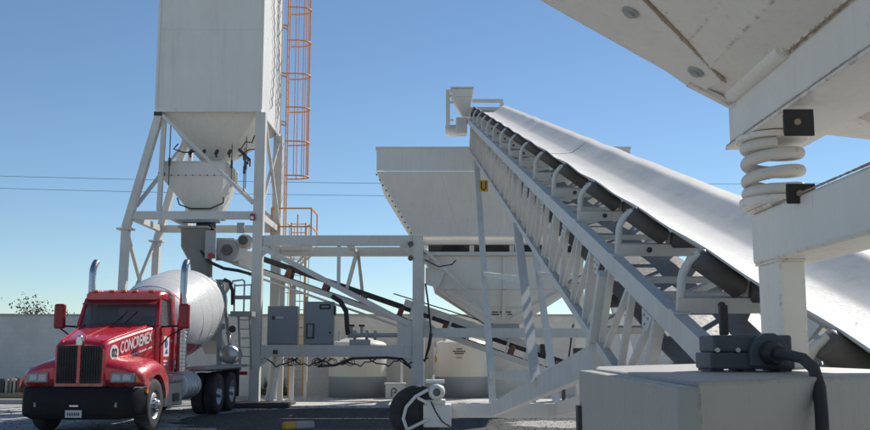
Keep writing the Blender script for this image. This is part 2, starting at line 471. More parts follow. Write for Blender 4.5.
P_box('base_ring', 'silo', silo, SX0 - .012, SX1 + .012, SY0 - .012, SY0 + .03, SZ0 - .12, SZ0 - .002)
P_box('base_ring', 'silo', silo, SX1 - .03, SX1 + .012, SY0 + .032, SY1, SZ0 - .12, SZ0 - .002)
hop = MB().frustum((-7.75, -6.15, 28.0, 29.5, 7.98), (SX0 + .06, SX1 - .06, SY0 + .06, SY1 - .06, SZ0 - .01)).build('hopper', 'silo', silo)
hop2 = MB().frustum((-7.35, -6.75, 28.4, 29.1, 7.5), (-7.78, -6.12, 27.97, 29.53, 7.978)).build('hopper_cone', 'silo', silo)
P_box('butterfly_valve', 'roller', silo, -7.32, -6.72, 28.43, 29.07, 7.36, 7.498)
for k in range(4):
    x = -7.55 + k * .4
    MB().tube((x, 27.98, 7.75), (x, 27.8, 7.62), .055, n=10).tube((x, 27.8, 7.62), (x + .03, 27.75, 7.5), .03, n=8).build('aeration_nozzle', 'cabinet_dark', hop2)
for k in range(4):
    y = 28.2 + k * .33
    MB().tube((-6.14, y, 7.85), (-5.98, y, 7.70), .045, n=8).tube((-5.98, y, 7.70), (-6.0, y + .1, 7.52), .025, n=8).build('aeration_nozzle', 'cabinet_dark', hop2)
P_path('air_hose', 'rubber', silo, [(-6.0, 27.9, 7.8), (-5.8, 27.6, 7.95), (-5.55, 27.3, 7.85), (-5.45, 27.2, 8.05)], .02, 6)
P_path('air_hose', 'rubber', silo, [(-6.1, 28.1, 7.6), (-5.9, 27.6, 7.55), (-5.6, 27.2, 7.62), (-5.42, 27.15, 7.6)], .018, 6)
P_path('air_hose', 'rubber', silo, [(-7.9, 27.7, 7.9), (-8.0, 27.6, 7.72), (-7.7, 27.65, 7.62), (-7.4, 27.8, 7.68)], .022, 6)
# conduits on the sunny flank
for (y, ph) in ((28.6, 0), (29.6, 1)):
    pts = []
    z = 9.2; k = 0
    while z < 16.1:
        pts.append((SX1 + .05, y + (.10 if k % 2 else -.10) + .2 * math.sin(z * 1.3 + ph), z)); z += .17; k += 1
    P_path('conduit', 'pipe_grey', silo, pts, .018, 6)
# legs: straight on the frame side, bent outwards on the truck side
CW = .30
for y in (27.0 + CW / 2, 30.4 - CW / 2):
    l = P_box('leg', 'frame', silo, -5.40, -5.40 + CW, y - CW / 2, y + CW / 2, .06, SZ0 - .125, bevel=.012)
    P_box('base_plate', 'frame', l, -5.50, -5.0, y - .25, y + .25, .052, .085)
    l = MB().beam((-8.32, y, SZ0 - .1), (-9.20, y, 5.22), .22, .24, (0, 1, 0)).build('leg', 'frame', silo, .012)
    P_box('splice_plate', 'frame', l, -9.43, -8.98, y - .18, y + .18, 5.16, 5.215)
    MB().beam((-9.20, y, 5.155), (-9.26, y, .03), .22, .24, (0, 1, 0)).build('leg', 'frame', silo, .012)
    P_box('base_plate', 'frame', l, -9.5, -9.0, y - .25, y + .25, .004, .03)
    P_box('cap_plate', 'chassis', l, -8.46, -8.22, y - .16, y - .125, 8.62, 8.74)
    P_beam('strut', 'frame', silo, (-8.2, y + .05, 8.6), (-8.25, y + .05, 5.75), .13, .13)
for y in (27.0 + CW / 2, 30.4 - CW / 2):
    P_beam('cross_beam', 'frame', silo, (-9.05, y, 5.60), (-5.41, y, 5.60), .14, .24, bevel=.01)
    P_beam('diagonal_brace', 'frame', silo, (-8.2, y - .1, 8.62), (-5.42, y - .1, 5.95), .10, .13, (0, 1, 0), bevel=.008)
P_beam('side_beam', 'frame', silo, (-9.12, 27.31, 5.60), (-9.12, 30.09, 5.60), .14, .2)
P_beam('side_beam', 'frame', silo, (-5.25, 27.31, 5.60), (-5.25, 30.09, 5.60), .14, .2)
P_beam('side_beam', 'frame', silo, (-7.9, 27.24, 5.585), (-7.9, 30.16, 5.585), .12, .17)
P_beam('side_brace', 'frame', silo, (-5.16, 27.3, 8.5), (-5.16, 30.1, 5.75), .08, .10, (1, 0, 0))
P_beam('side_brace', 'frame', silo, (-5.22, 27.32, 5.9), (-5.22, 30.1, 8.5), .08, .10, (1, 0, 0))
P_beam('side_brace', 'frame', silo, (-9.21, 27.3, 5.1), (-9.21, 30.1, 2.4), .08, .10, (1, 0, 0))
P_beam('side_brace', 'frame', silo, (-9.25, 30.1, 5.1), (-9.25, 27.3, 2.4), .08, .10, (1, 0, 0))
P_beam('side_brace', 'frame', silo, (-8.95, 27.25, 5.9), (-8.4, 30.1, 8.4), .08, .10, (1, 0, 0))
lampbox = P_box('junction_box', 'pipe_grey', silo, -5.86, -5.66, 26.98, 27.10, 5.06, 5.36)
P_box('red_lamp', 'drum_red', silo, -5.47, -5.33, 26.90, 26.995, 5.42, 5.62, bevel=.01)
P_tube('lamp_lens', 'letter_white', silo, (-5.40, 26.90, 5.49), (-5.40, 26.86, 5.49), .05)

# footing slab under the columns
tag(MB().box(-5.9, -4.1, 26.2, 27.55, .012, .15).build('footing_beam', 'chassis', None, .02), 'dark steel footing beam under the silo column', 'footing')

# weigh hopper hanging below the silo
wh = thing('weigh_hopper', 'white cement weigh hopper hung on rods beneath the silo cone', 'hopper', (-7.2, 28.7, 5.8))
MB().frustum((-8.42, -6.45, 27.75, 29.55, 6.92), (-8.42, -6.45, 27.75, 29.55, 7.34)).build('upper_shell', 'white', wh, .015)
cone = MB().frustum((-7.6, -6.75, 28.2, 29.1, 5.86), (-8.42, -6.45, 27.75, 29.55, 6.918)).build('cone', 'white', wh)
P_box('flange', 'white', wh, -8.46, -6.41, 27.71, 29.59, 7.342, 7.37)
for i in range(9):
    x = -8.3 + i * .22
    MB().tube((x, 27.71, 6.93), (x, 27.745, 6.93), .02, n=6).build('bolt', 'roller', wh)
P_box('load_cell_plate', 'chassis', wh, -8.47, -8.28, 27.66, 27.708, 6.95, 7.02)
for i in range(5):
    y = 27.95 + i * .35
    P_box('rib', 'white', wh, -6.448, -6.39, y - .02, y + .02, 6.95, 7.3)
for (x, y) in ((-8.3, 27.62), (-8.12, 27.62), (-6.3, 28.0), (-6.1, 28.9), (-5.9, 28.2)):
    zt = 8.5 if x < -8 else 8.3
    rod = P_tube('hanger_rod', 'roller', wh, (x, y, zt), (x, y, 6.6), .016, None, 6)
    MB().tube((x, y, 7.2), (x, y, 7.45), .035, n=8).build('turnbuckle', 'cabinet_dark', rod)
P_path('hose_band', 'rubber', wh, [(-7.9, 27.83, 6.25), (-7.85, 27.9, 6.05), (-7.55, 28.1, 5.95), (-6.95, 28.1, 5.95), (-6.5, 27.9, 6.1), (-6.55, 28.1, 6.3)], .022, 6)
P_box('outlet_gate', 'pipe_grey', wh, -7.66, -6.69, 28.12, 29.18, 5.72, 5.858)
MB().tube((-7.75, 28.0, 5.55), (-6.6, 28.0, 5.55), .07, n=10).build('gate_cylinder', 'chrome', wh)
P_box('gate_valve', 'chassis', wh, -7.35, -6.9, 28.05, 28.7, 5.2, 5.71)

# discharge boot into the truck
db = thing('discharge_boot', 'grey rubber discharge boot hanging over the mixer drum', 'chute', (-7.1, 28.0, 3.4))
bm_ = MB(); rings = []
for (z, cx, cyy, hw, hd) in ((5.3, -7.35, 28.1, .42, .42), (4.75, -7.35, 28.1, .40, .42), (4.45, -7.22, 28.0, .34, .38), (4.2, -7.12, 27.95, .30, .34), (3.75, -7.08, 27.9, .28, .3), (3.42, -7.05, 27.9, .30, .32)):
    rings.append([(cx + hw * math.copysign(abs(math.cos(a)) ** .5, math.cos(a)), cyy + hd * math.copysign(abs(math.sin(a)) ** .5, math.sin(a)), z + .015 * math.sin(5 * a)) for a in [2 * math.pi * k / 20 for k in range(20)]])
bm_.loft(rings, False, False, True).build('boot', 'boot', db)
P_box('top_collar', 'pipe_grey', db, -7.8, -6.9, 27.65, 28.55, 5.3, 5.36)
P_box('side_plate', 'pipe_grey', db, -6.93, -6.62, 27.55, 27.62, 4.35, 5.2)
P_tube('pivot_cap', 'drum_red', db, (-6.72, 27.54, 4.42), (-6.72, 27.42, 4.42), .09)

# ================================================================== PLANT CHASSIS FRAME
fr = thing('plant_chassis_frame', 'grey-white steel chassis frame between silo column and aggregate bin', 'frame', (-2.6, 28.7, 0))
for y in (27.15, 30.25):
    P_beam('top_beam', 'frame', fr, (-5.095, y, 4.84), (-.665, y, 4.84), .22, .30, bevel=.012)
P_box('column', 'frame', fr, -.66, -.34, 26.99, 27.31, .055, 5.0, bevel=.012)
P_box('column', 'frame', fr, -.66, -.34, 30.09, 30.41, .055, 5.0, bevel=.012)
P_box('column', 'frame', fr, 4.55, 4.87, 26.99, 27.31, .055, 5.0, bevel=.012)
P_box('column', 'frame', fr, 4.55, 4.87, 30.09, 30.41, .055, 5.0, bevel=.012)
P_beam('lower_beam', 'frame', fr, (-5.095, 27.15, 1.59), (-.665, 27.15, 1.59), .22, .33, bevel=.012)
P_beam('lower_beam', 'frame', fr, (-5.095, 30.25, 1.59), (-.665, 30.25, 1.59), .2, .25)
P_beam('diagonal_beam', 'frame', fr, (-5.09, 27.1, 4.62), (-.75, 27.1, 2.36), .16, .26, (0, 1, 0), bevel=.01)
P_box('gusset', 'frame', fr, -1.1, -.662, 27.02, 27.10, 1.77, 2.45)
P_beam('hanger', 'frame', fr, (-2.85, 27.15, 4.685), (-2.85, 27.15, 3.55), .10, .10)
P_beam('hanger', 'frame', fr, (-2.5, 29.2, 4.7), (-2.7, 28.3, 3.5), .10, .10)
P_beam('hanger', 'frame', fr, (-2.45, 29.2, 4.7), (-2.3, 29.3, 3.35), .10, .10)
P_beam('cross_tie', 'frame', fr, (-2.6, 27.27, 4.80), (-2.6, 30.13, 4.80), .1, .16)
P_beam('prop_leg', 'truss', fr, (-4.62, 27.2, 1.42), (-4.80, 27.0, .155), .20, .16)
P_beam('pipe_post', 'frame', fr, (-4.4, 28.6, .05), (-4.4, 28.6, 3.6), .14, .14)
P_beam('pipe_post', 'frame', fr, (-4.75, 28.6, .05), (-4.75, 28.6, 3.8), .16, .12)
P_beam('pipe_post', 'frame', fr, (-4.05, 29.1, .05), (-4.05, 29.1, 3.3), .10, .10)
P_beam('mid_beam', 'frame', fr, (-.335, 27.15, 2.12), (4.545, 27.15, 2.12), .18, .28, bevel=.01)
P_beam('mid_beam', 'frame', fr, (-.335, 27.25, 4.83), (4.545, 27.25, 4.83), .18, .20)
P_beam('mid_beam', 'frame', fr, (-.335, 27.20, 4.46), (4.545, 27.20, 4.46), .10, .10)
P_beam('diagonal_beam', 'frame', fr, (-.3, 27.06, 4.55), (1.65, 27.0, 2.65), .09, .12, (0, 1, 0))
P_beam('end_beam', 'frame', fr, (-.5, 27.32, 4.84), (-.5, 30.08, 4.84), .2, .26)
P_beam('end_beam', 'frame', fr, (-.5, 27.32, 1.59), (-.5, 30.08, 1.59), .2, .26)
for (z) in (4.72, 4.30):
    P_tube('pipe_clamp', 'roller', fr, (-.72, 27.0, z), (-.72, 26.93, z), .08)
P_path('power_cable', 'wire', fr, [(-.28, 26.95, 3.55), (-.2, 26.9, 3.0), (-.12, 26.93, 2.2), (-.2, 26.95, 1.7), (-.3, 26.9, 1.3), (-.15, 26.9, 1.75), (-.1, 26.95, 2.1)], .03, 6)
P_path('power_cable', 'wire', fr, [(-.3, 26.95, 4.25), (.1, 26.98, 4.05), (.5, 26.98, 4.12), (.62, 27.0, 4.25)], .02, 6)
for (x, z, dx_, dz_) in ((-5.094, 4.685, .42, -.34), (-.666, 4.685, -.42, -.30), (-5.094, 1.42, .34, -.30), (-.666, 1.42, -.34, -.30), (-.334, 2.27, .34, .30), (-.334, 4.40, .30, -.26)):
    gp = MB().prism([(x, 27.02, z), (x + dx_, 27.02, z), (x, 27.02, z + dz_)], (0, 0, 0), (0, .016, 0)).build('gusset_plate', 'frame', fr)
    for u, v in ((.18, .18), (.5, .16), (.16, .5)):
        MB().tube((x + dx_ * u, 27.02, z + dz_ * v), (x + dx_ * u, 26.995, z + dz_ * v), .022, n=6).build('bolt', 'pipe_grey', gp)
# cable bundle hung under the lower beam
for k in range(6):
    x0 = -5.0 + .75 * k + rnd.uniform(-.1, .1); pts = []
    for i in range(9):
        u = i / 8; pts.append((x0 + 1.0 * u, 27.02 + rnd.uniform(-.03, .03), 1.40 - .26 * math.sin(math.pi * u) * rnd.uniform(.5, 1.15)))
    P_path('cable_loop', 'wire', fr, pts, .022, 6)
for k in range(14):
    x0 = rnd.uniform(-4.9, -2.3); rr = rnd.uniform(.06, .16)
    MB().path([(x0 + rr * math.cos(a), 27.0, 1.27 + rr * math.sin(a) * .8) for a in [2 * math.pi * i / 12 for i in range(12)]], .012, 5, closed=True).build('cable_loop', 'wire', fr)
P_path('main_cable', 'wire', fr, [(-3.4, 27.0, 1.15), (-2.9, 26.98, 1.18), (-2.4, 27.0, 1.38), (-1.4, 27.02, 1.40), (-.95, 27.0, 1.36), (-.7, 26.97, 1.1)], .04, 7)
P_box('tag_plate', 'cabinet_dark', fr, -4.72, -4.58, 27.02, 27.038, 1.5, 1.62)
# water pipe manifold on the lower beam
wp = thing('water_manifold', 'grey valved water pipe lying on the lower chassis beam', 'pipe', (-1.8, 27.15, 1.76))
MB().tube((-2.55, 27.15, 2.05), (-.67, 27.15, 2.05), .065, n=10).build('pipe', 'pipe_grey', wp)
for x in (-2.35, -2.0, -1.75):
    MB().tube((x - .04, 27.15, 2.05), (x + .04, 27.15, 2.05), .14, n=12).build('flange', 'pipe_grey', wp)
for x in (-2.45, -2.15):
    v = MB().tube((x, 27.15, 2.1), (x, 27.15, 2.3), .04, n=8).build('valve', 'pipe_grey', wp)
    MB().tube((x, 27.15, 2.3), (x, 27.15, 2.36), .09, n=10).build('hand_wheel', 'cabinet_dark', v)
MB().box(-2.5, -1.9, 27.05, 27.25, 1.758, 1.93).build('pump_base', 'pipe_grey', wp, .02)
P_path('hose', 'rubber', wp, [(-3.05, 27.3, 3.2), (-2.8, 27.25, 3.05), (-2.62, 27.2, 2.75), (-2.58, 27.15, 2.3), (-2.55, 27.15, 2.06)], .075, 8)

# control cabinets
def cabinet(x0, x1, z1, label, full):
    c = thing('control_cabinet', label, 'cabinet', ((x0 + x1) / 2, 27.2, 1.757))
    b = P_box('body', 'cabinet', c, x0, x1, 27.03, 27.40, 1.765, z1, bevel=.012)
    d = P_box('door', 'cabinet', c, x0 + .02, x1 - .02, 27.0, 27.027, 1.80, z1 - .03, bevel=.008)
    if full:
        for (u0, u1, v0, v1) in ((.53, .90, .82, .94), (.08, .36, .15, .50)):
            W, H = x1 - x0, z1 - 1.76
            a0, a1, b0, b1 = x0 + W * u0, x0 + W * u1, 1.76 + H * v0, 1.76 + H * v1
            wdw = P_box('window_frame', 'cabinet_dark', d, a0, a1, 26.975, 26.998, b0, b1, bevel=.02)
            P_box('pane', 'cabinet', d, a0 + .05, a1 - .05, 26.966, 26.973, b0 + .05, b1 - .05, bevel=.003)
        P_tube('lock', 'cabinet_dark', d, (x1 - .09, 26.998, 2.12), (x1 - .09, 26.97, 2.12), .03)
        P_box('hinge_box', 'cabinet_dark', c, x1 + .002, x1 + .06, 27.06, 27.2, z1 - .40, z1 - .12)
    else:
        P_box('nameplate', 'plate', d, x0 + .26, x0 + .47, 26.99, 26.998, z1 - .37, z1 - .31)
        P_box('emblem', 'cabinet_dark', d, x0 + .13, x0 + .22, 26.99, 26.998, z1 - .40, z1 - .30)
    return c
cabinet(-4.90, -4.03, 2.90, 'plain low dark grey control cabinet with a small pale nameplate', False)
cabinet(-3.83, -2.97, 3.03, 'taller dark grey control cabinet with two black-framed windows', True)

# ================================================================== AGGREGATE BIN
ab = thing('aggregate_bin', 'big flared white aggregate bin with ribbed hopper beyond the feed conveyor', 'bin', (2.0, 28.7, 5))
T = (-1.71, 5.72, 26.45, 31.0); Bq = (-.62, 4.72, 27.0, 30.4)
def shell(z0, r0, z1, r1, th=.03):
    """four sheets of one course, each its own panel"""
    q = lambda r, z: [Vector((r[0], r[2], z)), Vector((r[1], r[2], z)), Vector((r[1], r[3], z)), Vector((r[0], r[3], z))]
    lo, hi = q(r0, z0), q(r1, z1); c0 = sum(lo, Vector()) / 4; c1 = sum(hi, Vector()) / 4
    for i in range(4):
        j = (i + 1) % 4
        inn = lambda p, c: p + (Vector((c.x, c.y, p.z)) - p).normalized() * th
        cuts = (0, .25, .5, .75, 1) if i in (0, 2) else (0, .5, 1)
        for a, b in zip(cuts[:-1], cuts[1:]):
            b2 = b - .0012 if b < 1 else 1
            A, B = lo[i].lerp(lo[j], a), lo[i].lerp(lo[j], b2); D, C_ = hi[i].lerp(hi[j], a), hi[i].lerp(hi[j], b2)
            MB().hexa([A, B, inn(B, c0), inn(A, c0)], [D, C_, inn(C_, c1), inn(D, c1)]).build('side_sheet', 'white', ab)
shell(6.815, T, 7.48, T)
shell(5.0, Bq, 6.80, T)
for (z, r, hgt) in ((7.48, T, .05), (4.955, Bq, .044)):
    for (a, b) in (((r[0], r[2]), (r[1], r[2])), ((r[1], r[2]), (r[1], r[3])), ((r[1], r[3]), (r[0], r[3])), ((r[0], r[3]), (r[0], r[2]))):
        MB().beam((a[0], a[1], z + hgt / 2), (b[0], b[1], z + hgt / 2), .07, hgt).build('rim_angle', 'white', ab)
for k in range(12):                                            # bolts down the flared corner
    u = (k + .5) / 12
    p = Vector((T[0], T[2], 6.8)).lerp(Vector((Bq[0], Bq[2], 5.0)), u)
    MB().tube((p.x - .03, p.y + .05, p.z), (p.x - .06, p.y + .05, p.z - .02), .03, n=6).build('bolt', 'roller', ab)
MB().path([(0.2, 27.2, 7.5), (.4, 27.2, 7.6), (.8, 27.2, 7.62), (1.0, 27.2, 7.53)], .05, 8).build('sand_heap_edge', 'conc', ab)
# two feed throats seen as dark mouths, then the common pyramid hopper
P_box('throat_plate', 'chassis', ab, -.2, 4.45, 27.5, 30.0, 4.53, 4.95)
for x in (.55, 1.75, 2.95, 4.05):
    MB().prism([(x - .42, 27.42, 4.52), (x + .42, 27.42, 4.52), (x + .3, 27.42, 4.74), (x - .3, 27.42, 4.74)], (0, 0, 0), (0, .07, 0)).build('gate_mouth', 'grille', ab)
    P_box('gate_post', 'white', ab, x + .48, x + .62, 27.36, 27.48, 4.52, 4.93)
hp = MB().frustum((1.55, 2.60, 28.25, 29.2, 2.40), (.02, 4.18, 27.50, 29.95, 3.42)).build('hopper', 'white', ab)
MB().frustum((.0, 4.20, 27.48, 29.97, 3.425), (-.30, 4.50, 27.38, 30.05, 4.40)).build('hopper_skirt', 'white', ab)
P_box('hopper_rim', 'white', ab, -.34, 4.54, 27.34, 30.09, 4.402, 4.51)
f0 = lambda x, z: (x, 27.34 + (4.40 - z) * .12 if z > 3.42 else 27.46 + (3.42 - z) * .735, z)
for (xa, za, xb, zb) in ((2.07, 3.40, 2.07, 2.55), (.35, 3.38, 1.85, 2.55), (3.8, 3.38, 2.3, 2.55), (2.07, 4.38, 2.07, 3.44)):
    MB().beam(f0(xa, za), f0(xb, zb), .09, .08, (0, 1, .4)).build('rib', 'white', hp)
P_box('outlet', 'pipe_grey', ab, 1.6, 2.57, 28.22, 29.22, 2.06, 2.398)
MB().hexa([f0(1.55, 2.62), f0(2.6, 2.62), (2.6, 28.12, 2.62), (1.55, 28.12, 2.62)], [f0(1.35, 2.86), f0(2.8, 2.86), (2.8, 28.05, 2.86), (1.35, 28.05, 2.86)]).build('stencil_plate', 'white', hp)
for (x0, x1, z) in ((1.72, 1.90, 2.76), (1.95, 2.1, 2.76), (2.14, 2.3, 2.76), (1.7, 1.95, 2.69), (2.0, 2.12, 2.69), (2.2, 2.35, 2.69)):
    y = f0(0, z)[1] - .03
    P_box('stencil_mark', 'cabinet_dark', hp, x0, x1, y, y + .006, z - .018, z + .018)
MB().hexa([(-.28, 27.32, 3.55), (.1, 27.32, 3.45), (.1, 27.36, 3.45), (-.28, 27.36, 3.55)], [(-.28, 27.3, 4.05), (.3, 27.3, 3.95), (.3, 27.34, 3.95), (-.28, 27.34, 4.05)]).build('access_plate', 'white', ab)

# ================================================================== COLLECTING BELT CONVEYOR (rises to the left)
cc = thing('collecting_conveyor', 'inclined black belt conveyor with red-brown idlers under the bin', 'conveyor', (-1.4, 28.7, 0))
cA, cB = Vector((-6.35, 28.7, 4.55)), Vector((4.05, 28.7, .98))
cd = (cB - cA).normalized(); cn = Vector((-cd.z, 0, cd.x)); 
if cn.z < 0: cn = -cn
LC = (cB - cA).length
def cp(t, n, y=0): return cA + cd * t + cn * n + Vector((0, y, 0))
for sy in (-.42, .42):
    P_beam('stringer', 'frame', cc, cp(0, -.18, sy), cp(LC, -.18, sy), .07, .15, cn)
    P_beam('lower_rail', 'frame', cc, cp(.6, -.38, sy), cp(6.0, -.38, sy), .05, .06, cn)
MB().hexa([cp(0, .14, -.385), cp(LC, .14, -.385), cp(LC, .14, .385), cp(0, .14, .385)], [cp(0, .29, -.385), cp(LC, .29, -.385), cp(LC, .29, .385), cp(0, .29, .385)]).build('carrying_belt', 'belt_dark', cc)
MB().hexa([cp(0, -.09, -.34), cp(LC, -.09, -.34), cp(LC, -.09, .34), cp(0, -.09, .34)], [cp(0, -.07, -.34), cp(LC, -.07, -.34), cp(LC, -.07, .34), cp(0, -.07, .34)]).build('return_belt', 'belt_dark', cc)
t = .7
while t < LC - .3:
    idl = P_box('idler', 'idler_red', cc, 0, .001, 0, .001, 0, .001) if False else None
    a = MB().beam(cp(t, -.1, -.44), cp(t, .19, -.44), .16, .07, (0, 1, 0)).build('idler_bracket', 'idler_red', cc)
    MB().tube(cp(t, .10, -.40), cp(t, .10, .40), .06, n=8).build('roller', 'roller', a)
    MB().beam(cp(t, -.1, .44), cp(t, .19, .44), .10, .07, (0, 1, 0)).build('bracket', 'idler_red', a)
    t += 1.22 if t < 5.5 else .72
for sy in (-.40, .40):
    P_beam('skirt_board', 'frame', cc, cp(5.6, .36, sy), cp(LC - .6, .36, sy), .02, .22, cn)
for k in range(9):
    t = 5.9 + k * .62
    P_beam('skirt_post', 'frame', cc, cp(t, -.1, -.47), cp(t, .46, -.47), .07, .03, (0, 1, 0))
P_path('edge_cable', 'wire', cc, [cp(5.2, .5, -.45), cp(7, .56, -.45), cp(8.6, .60, -.45)], .02, 6)
# head drive
MB().lathe([(.0, -.42), (.24, -.42), (.24, .42), (.0, .42)], cp(.05, .05), (0, 1, 0), 20, False).build('head_pulley', 'roller', cc)
hd = P_box('head_plate', 'frame', cc, -6.75, -6.2, 28.2, 28.23, 4.35, 5.05)
gd = MB().lathe([(0, -.1), (.33, -.1), (.36, -.05), (.36, .08), (0, .08)], (-6.35, 28.05, 4.65), (0, 1, 0), 24, False)
gd.build('belt_guard', 'pipe_grey', cc)
P_box('guard_box', 'frame', cc, -6.35, -5.75, 27.99, 28.14, 4.30, 4.99, bevel=.05)
MB().lathe([(0, -.06), (.15, -.06), (.17, 0), (.17, .02), (0, .02)], (-6.35, 27.9, 4.65), (0, 1, 0), 18, False).build('drive_sheave', 'roller', cc)
mo = MB().lathe([(0, -.35), (.12, -.35), (.20, -.28), (.22, -.2), (.22, .2), (0, .2)], (-5.82, 28.1, 4.92), (0, 1, 0), 20).build('motor', 'pipe_grey', cc)
MB().lathe([(0, -.02), (.14, -.02), (.14, .0)], (-5.82, 27.74, 4.92), (0, 1, 0), 16, False).build('fan_cover', 'cabinet_dark', mo)
MB().hexa([(-6.0, 28.0, 4.2), (-5.42, 28.0, 3.95), (-5.42, 28.3, 3.95), (-6.0, 28.3, 4.2)], [(-6.0, 28.0, 4.62), (-5.42, 28.0, 4.62), (-5.42, 28.3, 4.62), (-6.0, 28.3, 4.62)]).build('side_sheet', 'frame', cc)
P_path('air_hose', 'rubber', cc, [(-7.1, 27.7, 4.6), (-6.8, 27.6, 4.25), (-6.35, 27.55, 4.05), (-5.9, 27.5, 3.98), (-5.42, 27.5, 3.85)], .05, 7)
# tail drum and take-up
MB().lathe([(0, -.45), (.27, -.45), (.27, .45), (0, .45)], cp(LC - .1, .03), (0, 1, 0), 22, False).build('tail_pulley', 'rubber', cc)
MB().lathe([(0, -.04), (.09, -.04), (.09, .04), (0, .04)], cp(LC - .1, .03, -.5), (0, 1, 0), 14, False).build('bearing', 'pipe_grey', cc)
P_box('scraper_box', 'black', cc, 3.2, 3.45, 28.15, 28.25, 1.45, 1.8)
P_box('scraper_box', 'black', cc, 4.2, 4.55, 28.15, 28.25, 1.35, 1.68)
P_beam('tail_leg', 'chassis', cc, (3.0, 28.3, 1.2), (3.0, 28.3, .06), .1, .1)
P_beam('tail_leg', 'chassis', cc, (3.9, 28.3, .9), (3.9, 28.3, .06), .1, .1)
P_beam('pull_lever', 'chassis', cc, (4.05, 28.1, 1.4), (4.2, 28.1, 2.4), .05, .05)

# ================================================================== CAGED SILO LADDER, PLATFORM, LOWER LADDER
ld = thing('caged_ladder', 'orange caged ladder climbing the sunny back corner of the silo', 'ladder', (-5.0, 30.8, 5.1))
LXs = -5.08
for y in (30.62, 31.02):
    P_box('rail', 'orange', ld, LXs - .02, LXs + .02, y - .012, y + .012, 5.15, 16.3)
for i in range(37):
    MB().tube((LXs, 30.6, 5.4 + i * .3), (LXs, 31.04, 5.4 + i * .3), .014, n=6).build('rung', 'orange', ld)
for k in range(8):
    z = 7.45 + k * 1.18
    pts = [(LXs + .78 * math.sin(a) ** .6, 30.82 - .36 * math.cos(a), z) for a in [math.pi * i / 12 for i in range(13)]]
    MB().path(pts, .026, 6).build('cage_hoop', 'orange', ld)
for i in range(7):
    a = math.pi * (i + .5) / 7
    x, y = LXs + .75 * math.sin(a) ** .6, 30.82 - .34 * math.cos(a)
    P_box('cage_strap', 'orange', ld, x - .014, x + .014, y - .008, y + .008, 7.42, 16.3)
for k in range(5):
    z = 9.3 + k * 1.7
    for y in (30.55, 30.62):
        P_beam('standoff', 'orange', ld, (SX1 - .02, 30.36, z - .1 * (y > 30.6)), (LXs, y, z - .1 * (y > 30.6)), .04, .04)

pf = thing('access_platform', 'small platform with orange handrail beside the silo ladder', 'platform', (-4.7, 30.9, 5.0))
P_box('deck', 'frame', pf, -5.06, -4.05, 30.04, 31.55, 5.0, 5.04)
for y in (30.02, 31.57):
    P_beam('deck_beam', 'frame', pf, (-5.06, y, 4.93), (-4.02, y, 4.93), .04, .13)
for y in (30.47, 31.53):
    P_beam('support_bracket', 'frame', pf, (-4.2, y, 4.9), (-5.2, 30.3, 3.8), .06, .06)
for (x, y) in ((-5.40, 30.05), (-4.08, 30.05), (-4.08, 31.53), (-4.75, 31.53)):
    P_box('rail_post', 'orange', pf, x - .022, x + .022, y - .022, y + .022, 5.04, 6.28)
for z in (5.65, 6.26):
    P_beam('hand_rail', 'orange', pf, (-5.42, 30.05, z), (-4.06, 30.05, z), .045, .045)
    P_beam('hand_rail', 'orange', pf, (-4.08, 30.075, z + .002), (-4.08, 31.55, z + .002), .045, .045)
P_box('toe_board', 'orange', pf, -5.42, -4.06, 30.03, 30.04, 5.045, 5.15)
P_box('gate_bar', 'orange', pf, -5.38, -4.95, 30.06, 30.09, 5.20, 5.27)

l2 = thing('yard_ladder', 'ochre lower ladder standing on the apron behind the cabinets', 'ladder', (-4.8, 32.0, .05))
for x in (-5.04, -4.54):
    P_box('rail', 'ochre', l2, x - .025, x + .025, 31.98, 32.03, .052, 6.05)
for i in range(20):
    MB().tube((-5.04, 32.0, .3 + i * .3), (-4.54, 32.0, .3 + i * .3), .016, n=6).build('rung', 'ochre', l2)
for z in (2.4, 3.6, 4.8, 6.0):
    MB().path([(-4.79 + .38 * math.cos(a), 32.02 + .62 * math.sin(a), z) for a in [math.pi * i / 12 for i in range(13)]], .02, 6).build('cage_hoop', 'ochre', l2)
for i in range(5):
    a = math.pi * (i + .5) / 5
    P_box('cage_strap', 'ochre', l2, -4.79 + .37 * math.cos(a) - .012, -4.79 + .37 * math.cos(a) + .012, 32.02 + .6 * math.sin(a) - .006, 32.02 + .6 * math.sin(a) + .006, 2.4, 6.0)

